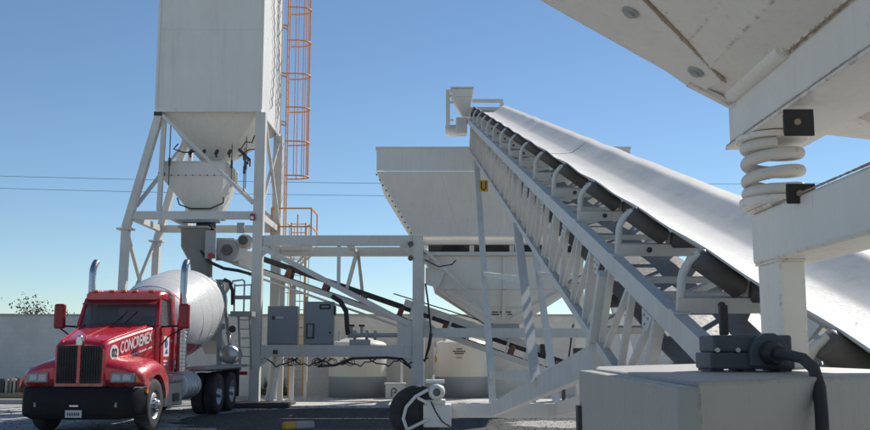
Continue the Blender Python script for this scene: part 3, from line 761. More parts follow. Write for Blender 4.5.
# ================================================================== TANKS
def tank(x, label, grp):
    y, r = 31.55, .98
    t = thing('storage_tank', label, 'tank', (x, y, .05), grp)
    MB().lathe([(0, .055), (r, .055), (r, .74)], (x, y, 0), (0, 0, 1), 40).build('base_band', 'tank_low', t)
    MB().lathe([(r + .004, .742), (r + .004, 1.75), (r - .03, 1.84), (r - .14, 1.90), (.25, 2.06), (0, 2.07)], (x, y, 0), (0, 0, 1), 40).build('shell', 'tank', t)
    MB().lathe([(.0, 2.19), (.24, 2.19), (.26, 2.16), (.26, 2.03)], (x, y, 0), (0, 0, 1), 24).build('lid', 'tank', t)
    MB().tube((x - .6, y - .4, 1.9), (x - .6, y - .4, 2.25), .04, n=8).build('vent_pipe', 'pipe_grey', t)
    for (dz, mt) in ((0, 'ochre'), (.28, 'letter_white'), (.5, 'pipe_grey')):
        px = x - .90; py = y - math.sqrt(max(0, (r + .012) ** 2 - .90 ** 2)); z = 1.32 + dz
        nx, ny = -.90 / r, (py - y) / r; tx, ty = -ny, nx
        q = [(px + tx * .09, py + ty * .09, z), (px, py, z - .13), (px - tx * .09, py - ty * .09, z), (px, py, z + .13)]
        MB().prism(q, (nx * .002, ny * .002, 0), (nx * .012, ny * .012, 0)).build('hazard_diamond', mt, t)
    for (k, (w_, z)) in enumerate(((.18, 1.66), (.42, 1.58), (.30, 1.51), (.2, 1.38))):
        mt = 'cabinet_dark' if k < 3 else 'ochre'
        b = MB(); cx0 = -.12
        for j in range(6):
            xa = cx0 + w_ * (j / 6 - .5); xb = xa + w_ / 6 * .8
            ya, yb = -math.sqrt((r + .010) ** 2 - xa * xa), -math.sqrt((r + .010) ** 2 - xb * xb)
            b.add([(x + xa, y + ya, z - .025), (x + xb, y + yb, z - .025), (x + xb, y + yb, z + .02), (x + xa, y + ya, z + .02)], [(0, 1, 2, 3)])
        b.build('stencil_mark', mt, t)
    return t
tank(-2.62, 'cream tank with blue-grey base behind the cabinet beam and water manifold', 'yard tanks')
tank(.92, 'cream tank with blue-grey base under the aggregate bin hopper', 'yard tanks')
# small white meter box near the wheel
mb = thing('meter_box', 'small white box with a dark keyhole mark between the two tanks', 'box', (-1.4, 30.6, .05))
P_box('body', 'letter_white', mb, -1.62, -1.0, 30.5, 30.8, .055, .50, bevel=.01)
P_box('lid', 'letter_white', mb, -1.66, -.96, 30.46, 30.84, .502, .55, bevel=.01)
MB().path([(-1.42, 30.49, .12), (-1.42, 30.49, .30), (-1.40, 30.49, .36), (-1.34, 30.49, .38), (-1.29, 30.49, .36), (-1.27, 30.49, .30), (-1.29, 30.49, .25), (-1.36, 30.49, .23)], .02, 6).build('mark', 'cabinet_dark', mb)
P_box('post', 'letter_white', mb, -1.14, -1.06, 30.7, 30.76, .552, 1.8)
# dark plant tuft and clutter at the wall foot
cl = MB()
for i in range(260):
    a = rnd.random() * 6.28; p = Vector((-5.55 + rnd.gauss(0, .28), 32.5 + rnd.gauss(0, .12), .06)); u = Vector((math.cos(a) * .25, math.sin(a) * .2, rnd.uniform(.25, .75))); v = u.orthogonal().normalized() * .015
    cl.add([p - v, p + v, p + u], [(0, 1, 2)])
tag(cl.build('weed_tuft', 'leaf'), 'dark weedy tuft at the wall foot beside the ochre ladder', 'plant')

# ================================================================== FEED CONVEYOR (runs away from the camera up to the bin)
fc = thing('feed_conveyor', 'long troughed belt conveyor on a lattice truss rising to the aggregate bin', 'conveyor', (1.6, 12.0, 0))
fa = Vector((-.019, 1, .309)).normalized(); frt = Vector((1, .019, 0)).normalized(); fn = frt.cross(fa).normalized()
def FC(s, y, n=0.0):
    return Vector((1.38 - .019 * (y - 4.64), y, 1.62 + .309 * (y - 4.64))) + frt * s + fn * n
Y0c, Y1c, WD, DEP = 2.2, 26.9, 1.22, .84
for (s, fl) in ((.04, 1), (WD - .04, -1)):
    a, b = FC(s, Y0c, -.07), FC(s, Y1c, -.07)
    MB().channel(a, b, .08, .14, .012, fn, fl).build('stringer', 'truss', fc)
    ss = s - .01 if fl == 1 else s + .01
    MB().beam(FC(ss, 5.6, -DEP), FC(ss, Y1c - .9, -DEP), .07, .08, fn).build('bottom_chord', 'truss', fc)
for (s, fl) in ((.035, 1), (WD - .035, -1)):
    y = 5.7; k = 0
    while y < Y1c - 1.0:
        MB().beam(FC(s, y, -.142), FC(s, y + .26, -DEP + .04), .05, .075 if k % 3 == 0 else .045, frt).build('truss_post', 'truss', fc)
        if y + .8 < Y1c - 1.0:
            MB().beam(FC(s + .004, y + .12, -.142), FC(s + .004, y + .78, -DEP + .045), .035, .042, frt).build('truss_diagonal', 'truss', fc)
        y += .68; k += 1
y = 5.82
while y < 20:
    gp = MB().prism([FC(.0, y - .10, -.141), FC(.0, y + .14, -.141), FC(.0, y + .12, -.26), FC(.0, y, -.26)], frt * -.008, frt * .0).build('gusset_plate', 'truss', fc)
    for (dy_, n_) in ((-.02, -.17), (.07, -.17), (.05, -.225)):
        MB().tube(FC(-.008, y + dy_, n_), FC(-.016, y + dy_, n_), .011, n=6).build('bolt', 'pipe_grey', gp)
    y += 1.6
y = 6.2
while y < Y1c - 1.2:
    MB().beam(FC(.08, y, -DEP), FC(WD - .08, y, -DEP), .06, .06, fn).build('bottom_tie', 'truss', fc)
    if y + 1.6 < Y1c - 1.2:
        MB().beam(FC(.08, y, -DEP + .012), FC(WD - .08, y + 1.6, -DEP + .012), .035, .035, fn).build('bottom_brace', 'truss', fc)
    y += 1.6
# carrying belt
rings = []
y = 2.3
ys = []
while y <= 27.0:
    ys.append(y); y += .2
idY = [5.34 + 1.6 * k for k in range(-1, 14)]
SEC = [(.185, .372), (.24, .333), (.33, .27), (.42, .212), (.47, .198), (.61, .192), (.75, .198), (.80, .212), (.89, .27), (1.0, .345), (1.085, .405)]
def sag(y):
    u = ((y - 5.34) / 1.6) % 1.0
    return math.sin(math.pi * u) ** 2
for y in ys:
    g_ = sag(y); top = []; bot = []
    for (s, n) in SEC:
        e = abs(s - .61) / .475
        dn = -.012 * g_ * e ** 2 + .003 * math.sin(y * 3.1 + s * 9) * e
        ds = .012 * g_ * e ** 2 * (1 if s > .61 else -1)
        top.append(FC(s + ds, y, n + dn + .007)); bot.append(FC(s + ds, y, n + dn - .007))
    rings.append(top + bot[::-1])
MB().loft(rings, True, False, True).build('carrying_belt', 'belt', fc)
def on_belt(s, y, d):
    for (s0, n0), (s1, n1) in zip(SEC[:-1], SEC[1:]):
        if s0 <= s <= s1: return FC(s, y, n0 + (n1 - n0) * (s - s0) / (s1 - s0) + .007 - .012 * sag(y) * (abs(s - .61) / .475) ** 2 + d)
    return FC(s, y, .4 + d)
for ysp in (13.2,):                                  # belt splices
    sp_ = MB(); rr_ = []
    for (s, n) in SEC[1:-1]:
        yy = ysp + (s - .6) * .35
        rr_.append([on_belt(s, yy, .001), on_belt(s, yy + .05, .001), on_belt(s, yy + .05, .006), on_belt(s, yy, .006)])
    sp_.loft(rr_, True).build('belt_splice', 'belt', fc)
res = MB()                                                      # grit left on the belt
for i in range(70):
    y = 3.2 + 1.4 * rnd.random(); s = min(1.0, max(.5, rnd.gauss(.74, .06))); r = rnd.uniform(.002, .006)
    c = on_belt(s, y, .004)
    res.hexa([c + frt * (r * math.cos(a)) + fa * (r * math.sin(a)) for a in (0, 1.4, 3.0, 4.6)], [c + frt * (r * .5 * math.cos(a)) + fa * (r * .5 * math.sin(a)) + fn * r for a in (0, 1.4, 3.0, 4.6)])
tag(res.build('belt_grit', 'conc', fc), kind='stuff')
rings = [[FC(.14, y, -.40 - .02 * sag(y)), FC(1.08, y, -.40 - .02 * sag(y)), FC(1.08, y, -.415 - .02 * sag(y)), FC(.14, y, -.415 - .02 * sag(y))] for y in ys if y > 3.0]
MB().loft(rings, True).build('return_belt', 'belt_return', fc)
# idlers
def roller(mb, a, b, r=.066):
    a, b = Vector(a), Vector(b); d = (b - a).normalized(); L = (b - a).length
    mb.lathe([(0, 0), (r - .012, 0), (r, .014), (r, L - .014), (r - .012, L), (0, L)], a, d, 18)
    return mb
for i, y in enumerate(idY):
    idl = MB().channel(FC(.03, y, .046), FC(WD - .03, y, .046), .06, .09, .008, fn, -1).build('idler', 'truss', fc)
    for s in (.28, .95):
        MB().tube(FC(s, y, .05) - fa * .031, FC(s, y, .05) - fa * .035, .022, n=12).build('bolt_hole', 'cabinet_dark', idl)
    for sg, f in ((0, lambda s: s), (1, lambda s: WD - s)):
        MB().path([FC(f(.05), y, .0), FC(f(.05), y, .19), FC(f(.056), y, .235), FC(f(.075), y, .275), FC(f(.10), y, .31), FC(f(.145), y, .345)], [.026, .026, .026, .026, .025, .023], 12).build('bracket', 'truss', idl)
        MB().box(-.05, .05, -.05, .05, 0, .01).build('foot_plate', 'truss', idl).matrix_local = Matrix.Translation(FC(f(.05), y, .001)) @ Matrix((frt, fa, fn)).transposed().to_4x4()
        roller(MB(), FC(f(.13), y, .325), FC(f(.40), y, .138)).build('roller', 'roller', idl)
        MB().tube(FC(f(.10), y, .345), FC(f(.42), y, .124), .014, n=8).build('axle', 'pipe_grey', idl)
        MB().beam(FC(f(.425), y, .095), FC(f(.425), y, .19), .03, .02, fa).build('inner_bracket', 'truss', idl)
    roller(MB(), FC(.445, y, .122), FC(WD - .445, y, .122)).build('roller', 'roller', idl)
    if i % 2 == 0:
        ri = roller(MB(), FC(.10, y + .5, -.485), FC(WD - .10, y + .5, -.485), .055).build('return_roller', 'roller', fc)
for y in idY[1:]:
    for (dy_, n_, hh) in ((.50, -.03, .05), (1.02, -.05, .04)):
        MB().channel(FC(.082, y - 1.6 + dy_, n_), FC(WD - .082, y - 1.6 + dy_, n_), .05, hh, .006, fn, -1).build('cross_bar', 'truss', fc)
# mid bracing between the two sides, seen through the lattice
y = 6.0
while y < 24:
    MB().beam(FC(.08, y, -.16), FC(WD - .08, y + 1.2, -.16), .04, .05, fn).build('top_brace', 'truss', fc)
    y += 1.6
# undercarriage
def under(s):
    ax = 1.06 + s
    legt = FC(s + .02, 22.6, -DEP - .05); legb = Vector((ax, 17.1, .62))
    MB().beam(legb, legt, .10, .13, (1, 0, 0)).build('leg', 'truss', fc)
    bt = FC(s + .02, 13.4, -DEP - .05); bb = Vector((1.06 + .019 * 6.2 + s, 10.9, 1.22))
    MB().beam(bb, bt, .09, .12, (1, 0, 0)).build('leg', 'truss', fc)
    e = Vector((1.33 + s, 7.6, 1.55))
    MB().beam((ax, 17.25, .52), e, .10, .24).build('drag_strut', 'truss', fc)
    MB().beam(e + Vector((0, .1, .1)), FC(s + .02, 7.2, -.2), .09, .12, (1, 0, 0)).build('leg', 'truss', fc)
    A = lambda u: legb.lerp(legt, u); B = lambda u: bb.lerp(bt, u)
    MB().beam(A(.46), B(.60), .07, .09).build('rung', 'truss', fc)
    MB().beam(A(.09), B(.05), .07, .13).build('rung', 'truss', fc)
under(0.0); under(WD - .05)
P_beam('axle_beam', 'white', fc, (-.10, 17.12, .53), (3.45, 17.12, .53), .20, .26, bevel=.015)
def wheel_set(x, sg):
    w_ = MB().lathe([(.30, -.13), (.38, -.14), (.46, -.13), (.485, -.10), (.495, -.04), (.495, .04), (.485, .10), (.46, .13), (.38, .14), (.30, .13)], (x, 16.78, .497), (0, 1, 0), 40).build('wheel', 'rubber', fc)
    MB().lathe([(0, -.05), (.10, -.06), (.12, -.03), (.27, -.02), (.30, -.10), (.315, -.10), (.305, .0), (0, .0)], (x, 16.78, .497), (0, 1, 0), 32).build('rim', 'chassis', w_)
    br = P_box('wheel_bracket', 'white', fc, x + .12 if sg > 0 else x - .62, x + .62 if sg > 0 else x - .12, 16.62, 17.0, .26, .66, bevel=.02)
    pts = [(x + sg * .22, 16.56, .93), (x - sg * .02, 16.56, .80), (x - sg * .18, 16.56, .62), (x - sg * .23, 16.56, .42), (x - sg * .16, 16.56, .22)]
    MB().path(pts, .03, 8).build('guard_bar', 'white', fc)
    MB().path([(x - sg * .15, 16.56, .23), (x + sg * .2, 16.56, .40)], .03, 8).build('guard_bar', 'white', fc)
    MB().beam((x + sg * .02, 16.6, .78), (x + sg * .26, 16.6, .66), .06, .05).build('guard_bar', 'white', fc)
    mt = MB().lathe([(0, -.26), (.08, -.26), (.13, -.22), (.15, -.12), (.15, .2), (0, .2)], (x + sg * .36, 16.75, .88), (0, 1, 0), 22).build('gear_motor', 'white', fc)
    MB().lathe([(0, -.01), (.05, -.01), (.08, .02)], (x + sg * .36, 16.48, .88), (0, 1, 0), 14, False).build('fan_cover', 'roller', mt)
    MB().box(x + sg * .36 - .22, x + sg * .36 + .16, 16.62, 16.98, .662, .74).build('motor_base', 'white', mt, .02)
    MB().box(x + sg * .36 - .20, x + sg * .36 + .14, 16.66, 16.95, 1.03, 1.09).build('terminal_box', 'white', mt, .01)
    MB().tube((x + sg * .30, 16.8, 1.09), (x + sg * .30, 16.8, 1.18), .02, n=8).build('lug', 'white', mt)
    MB().path([(x + sg * .26, 16.5, .72), (x + sg * .34, 16.45, .55), (x + sg * .45, 16.45, .38), (x + sg * .6, 16.5, .28)], .014, 6).build('cable', 'wire', mt)
wheel_set(-.33, 1); wheel_set(3.68, -1)
# yellow warning sign clipped to the truss
sg0 = Vector((1.10, 20.5, 5.30))
sp = MB().prism([sg0 + Vector((-.10, 0, -.13)), sg0 + Vector((.10, 0, -.13)), sg0 + Vector((.10, 0, .13)), sg0 + Vector((-.10, 0, .13))], (0, 0, 0), (0, .012, 0)).build('warning_sign', 'yellow', fc)
MB().path([sg0 + Vector((-.05, -.006, .10)), sg0 + Vector((-.05, -.006, -.06)), sg0 + Vector((0, -.006, -.10)), sg0 + Vector((.05, -.006, -.06)), sg0 + Vector((.05, -.006, .10))], .014, 6).build('mark', 'letter_black', sp)
# head end: pulley, drive, spout funnel, gallows
MB().lathe([(0, -.5), (.25, -.5), (.26, 0), (.25, .5), (0, .5)], FC(.61, 27.0, -.05), frt, 22).build('head_pulley', 'rubber', fc)
MB().lathe([(0, -.3), (.14, -.3), (.17, -.2), (.17, .25), (0, .25)], FC(-.35, 26.7, -.35), frt, 18).build('drive_motor', 'frame', fc)
P_box('gear_box', 'frame', fc, .62, .95, 26.55, 26.9, 7.95, 8.45, bevel=.03)
zc = 9.02
MB().frustum((.82, 1.02, 26.95, 27.2, zc - .45), (.52, 1.10, 26.75, 27.35, zc + .10)).build('spout_funnel', 'frame', fc)
MB().box(.50, 1.12, 26.73, 27.37, zc + .102, zc + .36).build('spout_box', 'frame', fc, .03)
P_box('spout_rim', 'frame', fc, .46, 1.16, 26.69, 27.41, zc + .362, zc + .40)
P_box('guide_post', 'frame', fc, .33, .45, 26.95, 27.07, 8.1, 9.40)
for z in (8.45, 9.0, 9.2):
    P_box('guide_bracket', 'frame', fc, .452, .56, 26.98, 27.04, z, z + .05)
P_beam('gallows_arm', 'frame', fc, (1.125, 27.05, zc + .06), (2.05, 27.05, zc + .06), .08, .10)
P_beam('gallows_arm', 'frame', fc, (1.0, 27.05, zc - .20), (1.95, 27.05, zc - .20), .08, .12)
P_box('gallows_post', 'frame', fc, 1.955, 2.07, 26.98, 27.12, 8.2, zc + .005)

# ================================================================== FEEDER SUPPORT AND VIBRATING FEEDER (foreground right)
zt = 1.565          # top of the steel housing
sf = thing('feeder_support', 'white welded post and beam carrying the coil spring beside the belt', 'support', (1.1, 2.6, 0))
P_box('post', 'near', sf, 1.025, 1.105, 2.735, 2.915, zt + .002, 1.888, bevel=.008)
P_box('beam', 'near', sf, 1.015, 1.185, -2.6, 2.93, 1.89, 2.05, bevel=.01)
P_box('cap_plate', 'near', sf, 1.005, 1.195, 2.73, 2.95, 2.051, 2.062, bevel=.004)
MB().lathe([(0, 0), (.105, 0), (.105, .028), (0, .028)], (1.065, 2.85, 2.062), (0, 0, 1), 36, False).build('spring_seat', 'near', sf, .005)
P_box('rear_post', 'near', sf, 1.03, 1.17, -2.3, -2.16, .01, 1.888)

vf = thing('vibrating_feeder', 'white vibrating feeder hopper with flared wall hanging over the spring', 'feeder', (1.4, 2.0, 2.3))
P_box('side_beam', 'near', vf, .995, 1.195, -2.6, 3.05, 2.305, 2.450, bevel=.012)
P_box('side_beam', 'near', vf, 2.6, 2.8, -2.6, 3.05, 2.305, 2.450, bevel=.012)
P_box('beam_flange', 'near', vf, .985, 1.235, -2.6, 3.06, 2.292, 2.3035, bevel=.003)
MB().lathe([(0, 0), (.108, 0), (.108, .018), (0, .018)], (1.065, 2.85, 2.272), (0, 0, 1), 36, False).build('spring_cap', 'near', vf, .004)
prof = [(1.03, 2.451), (.84, 2.502), (.755, 2.552), (.36, 2.79)]
pl = [(x, 3.05 if i == 0 else 2.98, z) for i, (x, z) in enumerate(prof)]
# flared hopper wall: one bent sheet with a chamfered far corner
lo = []; hi = []
sheet = MB()
far = [(1.03, 3.04, 2.452), (.86, 3.00, 2.505), (.775, 2.98, 2.556), (.30, 2.90, 2.80), (-.5, 2.86, 3.25)]
dn = Vector((-.48, 0, -.87)) * .012
for k in range(len(far) - 1):
    a, b = Vector(far[k]), Vector(far[k + 1])
    a2, b2 = Vector((a.x, -2.6, a.z)), Vector((b.x, -2.6, b.z))
    sheet.hexa([a + dn, b + dn, b2 + dn, a2 + dn], [a - dn, b - dn, b2 - dn, a2 - dn])
sheet.build('flared_wall', 'near', vf)
nrm_w = Vector((-.457, 0, -.889))
def on_wall(x, y, d=.0):                                    # point on the lower face of the flared wall
    return Vector((x, y, 2.544 - .5137 * (x - .775))) + nrm_w * d
def bead(pts, r, name, mat, par):
    q = []
    for p, e in zip(pts[:-1], pts[1:]):
        p, e = Vector(p), Vector(e); m_ = max(2, int((e - p).length / .012))
        q += [p.lerp(e, i / m_) for i in range(m_)]
    q.append(Vector(pts[-1]))
    return MB().path(q, [r * rnd.uniform(.65, 1.3) for _ in q], 6).build(name, mat, par)
MB().hexa([on_wall(.36, 2.885, .010), on_wall(.90, 2.955, .010), on_wall(.915, 2.83, .010), on_wall(.37, 2.345, .010)], [on_wall(.36, 2.885), on_wall(.90, 2.955), on_wall(.915, 2.83), on_wall(.37, 2.345)]).build('bolted_strip', 'near', vf, .002)
bead([on_wall(.925, 2.835, .004), on_wall(.38, 2.34, .004)], .0045, 'weld_seam', 'weld', vf)
MB().hexa([on_wall(.845, 2.985, .016), on_wall(.985, 2.995, .016), on_wall(.985, 2.965, .016), on_wall(.845, 2.955, .016)], [on_wall(.845, 2.985, .0), on_wall(.985, 2.995, .0), on_wall(.985, 2.965, .0), on_wall(.845, 2.955, .0)]).build('edge_strip', 'near', vf)
for (x, y) in ((.838, 2.845), (.593, 2.655), (.40, 2.50)):
    bw = MB().tube(on_wall(x, y, .010), on_wall(x, y, .017), .027, n=24).build('bolt_washer', 'pipe_grey', vf, .002)
    MB().tube(on_wall(x, y, .017), on_wall(x, y, .026), .016, n=6).build('bolt_head', 'pipe_grey', bw, .002)
bead([(.991, 3.04, 2.4525), (.991, .8, 2.4525)], .006, 'weld_bead', 'weld', vf)
bead([(.990, 3.05, 2.3050), (.990, .8, 2.3050)], .005, 'weld_bead', 'weld', vf)
bead([(1.022, 2.735, 1.887), (1.022, 2.915, 1.887)], .005, 'weld_bead', 'near', sf)
bead([(1.026, 2.733, 1.887), (1.104, 2.733, 1.887)], .005, 'weld_bead', 'near', sf)
bead([(1.022, 2.735, zt + .004), (1.022, 2.915, zt + .004)], .006, 'weld_bead', 'near', sf)
bead([(1.026, 2.732, zt + .004), (1.104, 2.732, zt + .004)], .006, 'weld_bead', 'near', sf)
bead([(1.012, 2.73, 2.0505), (1.012, 1.2, 2.0505)], .003, 'weld_bead', 'weld', sf)
pp = MB().tube((.985, 2.98, 2.462), (.985, 2.50, 2.462), .028, n=18).build('hinge_pipe', 'near', vf)
MB().tube((.985, 2.502, 2.462), (.985, 2.488, 2.462), .017, n=14).build('pin', 'near', pp)
MB().beam((1.0, 2.48, 2.456), (1.0, 1.0, 2.456), .03, .012).build('weld_strip', 'near', vf)
# trough bottom and cross plates behind the beam
MB().hexa([(1.2, -2.6, 2.315), (2.6, -2.6, 2.315), (2.6, 3.2, 2.24), (1.2, 2.9, 2.315)], [(1.2, -2.6, 2.34), (2.6, -2.6, 2.34), (2.6, 3.2, 2.27), (1.2, 2.9, 2.34)]).build('trough_floor', 'near', vf)
MB().hexa([(1.2, 2.6, 2.30), (1.9, 3.05, 2.19), (1.9, 3.09, 2.19), (1.2, 2.64, 2.30)], [(1.2, 2.6, 2.42), (1.9, 3.05, 2.42), (1.9, 3.09, 2.42), (1.2, 2.64, 2.42)]).build('cross_plate', 'near', vf)
for y in (2.2, 2.32):
    MB().beam((1.25, y, 2.306), (1.7, y + .3, 2.29), .012, .012).build('weld_seam', 'roller', vf)
# coil spring
cs = MB(); pts = []
turns = 3.4; z0, z1 = 2.108, 2.254
for i in range(int(turns * 32) + 1):
    u = i / 32; f = u / turns
    fz = f if True else 0
    e = min(1, max(0, (f - .12) / .76)); z = z0 + (z1 - z0) * (e * .94 + f * .06)
    a = 2 * math.pi * u + 2.2
    pts.append((1.065 + .079 * math.cos(a), 2.85 + .079 * math.sin(a), z))
cs.path(pts, .0190, 14)
tag(cs.build('coil_spring', 'spring'), 'thick white-painted coil spring between post and feeder beam', 'spring')
# rubber buffers
def buffer(x, y, z, w_, h_, label):
    b = thing('rubber_buffer', label, 'buffer', (x, y, z))
    P_box('block', 'rubber', b, x - w_ / 2, x + w_ / 2, y - .005, y + .005, z - h_ / 2, z + h_ / 2, bevel=.002)
    MB().tube((x - .006, y - .005, z), (x - .006, y - .010, z), .009, n=14).build('bolt', 'weld', b)
    P_box('backing_plate', 'roller', b, x - w_ / 2 + .006, x + w_ / 2 - .004, y + .0055, y + .022, z - h_ / 2 + .01, z + h_ / 2 - .01)
buffer(1.000, 2.47, 2.240, .082, .074, 'black rubber buffer block bolted below the feeder beam')
buffer(1.020, 2.53, 2.052, .080, .056, 'black rubber buffer block sitting on the support beam')

# ================================================================== FOREGROUND STEEL HOUSING, SOCKET BOX
hs = thing('steel_housing', 'pale grey steel housing with a gapped side door under the socket box', 'housing', (.8, 2.6, 0))
poly = [(.462, 1.64), (1.27, 2.31), (1.27, 3.95), (1.20, 3.95), (.545, 3.15), (.475, 2.76)]
MB().prism([(x, y, 0) for x, y in poly], (0, 0, .01), (0, 0, zt)).build('body', 'housing', hs, .008)
door = [(.388, 1.50), (.425, 1.485), (.468, 2.755), (.425, 2.75)]
MB().prism([(x, y, 0) for x, y in door], (0, 0, .12), (0, 0, zt - .004)).build('door', 'housing', hs, .005)
P_box('hinge', 'chassis', hs, .412, .424, 2.70, 2.74, 1.36, 1.46)

sb = thing('socket_box', 'dark slate industrial socket box with black cable on the housing', 'socket', (.78, 2.42, zt))
bx0, bx1, by0, by1 = .700, .915, 2.36, 2.50
P_box('base', 'slate', sb, bx0, bx1, by0, by1, zt + .007, zt + .049, bevel=.005)
P_box('lid', 'slate', sb, bx0 + .010, bx1 - .004, by0 + .004, by1 - .004, zt + .0492, zt + .093, bevel=.006)
for x in (bx0 + .004, bx0 + .085, bx1 - .038):
    P_box('foot', 'black', sb, x, x + .032, by0 + .01, by1 - .01, zt + .001, zt + .0068)
P_box('switch_lever', 'black', sb, .745, .766, 2.41, 2.43, zt + .094, zt + .172, bevel=.003)
for x in (bx0 + .018, bx0 + .07):
    MB().tube((x, by0 + .004, zt + .055), (x, by0 - .004, zt + .055), .006, n=8).build('screw', 'alu', sb)
MB().prism([(.795 + .10 * u, by0, zt + .014 + .085 * v) for u, v in ((0, 0), (0, .5), (.15, .82), (.4, .98), (.65, .98), (.9, .75), (1, .45), (1, 0))], (0, -.02, 0), (0, .002, 0)).build('gland_cowl', 'slate', sb, .004)
MB().lathe([(.0, 0), (.030, 0), (.030, .02), (.022, .04), (0, .04)], (.845, by0 - .02, zt + .048), (.15, -1, -.1), 22, False).build('cable_gland', 'black', sb)
pts = [(.850, 2.31, zt + .045), (.847, 2.22, zt + .043), (.832, 2.10, zt + .036), (.806, 1.98, zt + .016), (.783, 1.90, zt - .02), (.766, 1.855, zt - .075), (.755, 1.83, zt - .15), (.75, 1.82, zt - .3), (.75, 1.81, zt - .7), (.78, 1.8, .3), (.76, 1.75, .03), (.5, 1.3, .025)]
P_path('cable', 'rubber', sb, pts, .0130, 12)

# ================================================================== MIXER TRUCK  (local: x to the right, y to the rear, z up)
tk = thing('mixer_truck', 'red concrete mixer truck with white drum parked under the silo', 'truck', (0, 0, 0))
tk["local_root"] = 1
def tb(mb, name, mat, par=None, bevel=0.0, seg=2): return mb.build(name, mat, par or tk, bevel, seg)
# hood
def hood_ring(y, hw, zt_, zb=.92, crown=.06, shoulder=.13):
    r = [(-hw, y, zb), (hw, y, zb), (hw, y, zt_ - shoulder)]
    for k in range(1, 5):
        a = math.pi / 2 * k / 5
        r.append((hw - .16 * (1 - math.cos(a)), y, zt_ - shoulder + shoulder * .72 * math.sin(a)))
    for k in range(7):
        u = 1 - 2 * k / 6
        r.append(((hw - .17) * u, y, zt_ - .03 + crown * (1 - u * u) * .5))
    for k in range(4, 0, -1):
        a = math.pi / 2 * k / 5
        r.append((-(hw - .16 * (1 - math.cos(a))), y, zt_ - shoulder + shoulder * .72 * math.sin(a)))
    r.append((-hw, y, zt_ - shoulder))
    return r
hm = MB()
HS = [(.08, .47, 1.74), (.12, .50, 1.80), (.28, .53, 1.86), (.7, .60, 1.95), (1.2, .69, 2.05), (1.7, .78, 2.14), (1.98, .84, 2.19)]
hm.loft([hood_ring(*h) for h in HS], True, False, True)
hood = tb(hm, 'hood', 'red'); 
md = hood.modifiers.new("bevel", 'BEVEL'); md.width = .008; md.segments = 2; md.angle_limit = R(40)
# grille surround and two mesh panels
for sx in (-1, 1):
    x0, x1 = (.035, .44) if sx > 0 else (-.44, -.035)
    P_box('grille', 'grille', hood, x0, x1, .045, .079, .98, 1.70, bevel=.03)
    for k in range(7):
        x = x0 + .05 + (x1 - x0 - .1) * k / 6
        P_box('grille_bar', 'bumper', hood, x - .004, x + .004, .035, .046, 1.02, 1.66)
P_box('grille_divider', 'red', hood, -.033, .033, .04, .079, .98, 1.72, bevel=.008)
em = MB().prism([(-.06, .05, 1.70), (.06, .05, 1.70), (.075, .05, 1.80), (.045, .05, 1.90), (-.045, .05, 1.90), (-.075, .05, 1.80)], (0, -.03, 0), (0, .05, 0)); tb(em, 'hood_emblem', 'chrome', hood, .02)
MB().beam((0, .3, 1.885), (0, 1.9, 2.20), .02, .015).build('hood_spine', 'red', hood)
for sx in (-1, 1):
    MB().beam((sx * .40, .12, 1.80), (sx * .70, 1.95, 2.165), .03, .03).build('hood_crease', 'red', hood, .008)
# lettering on the driver flank
def hood_pt(t, z, off=.006): return Vector((.50 + (.84 - .50) / 1.86 * (t - .12) + off, t, z))
hr = (hood_pt(1.8, 0) - hood_pt(.2, 0)).normalized(); hup = Vector((0, 0, 1)); rise = (hr + Vector((0, 0, .20))).normalized()
text('lettering', 'CONCREMEX', .33, 'letter_white', hood, hood_pt(.60, 1.55), rise, hup, .002, .62, offset=.006)
text('small_lettering', 'EL CONCRETO PREMEZCLADO DE MEXICO', .075, 'letter_white', hood, hood_pt(.66, 1.43), rise, hup, .002, .78) if False else None
for k in range(16):
    t0 = .68 + k * .073
    p = hood_pt(t0, 1.44 + .20 * (t0 - .62)); q = hood_pt(t0 + .055, 1.44 + .20 * (t0 + .055 - .62))
    MB().beam(p, q, .003, .04).build('small_lettering', 'letter_white', hood)
nrm = hr.cross(hup).normalized()
MB().tube(hood_pt(.40, 1.57, .001), hood_pt(.40, 1.57, .001) + nrm * .006, .155, n=32).build('number_roundel', 'letter_white', hood)
text('number', '02', .22, 'letter_black', hood, hood_pt(.40, 1.495, .010), hr, hup, .002, .85, 'CENTER', .006)
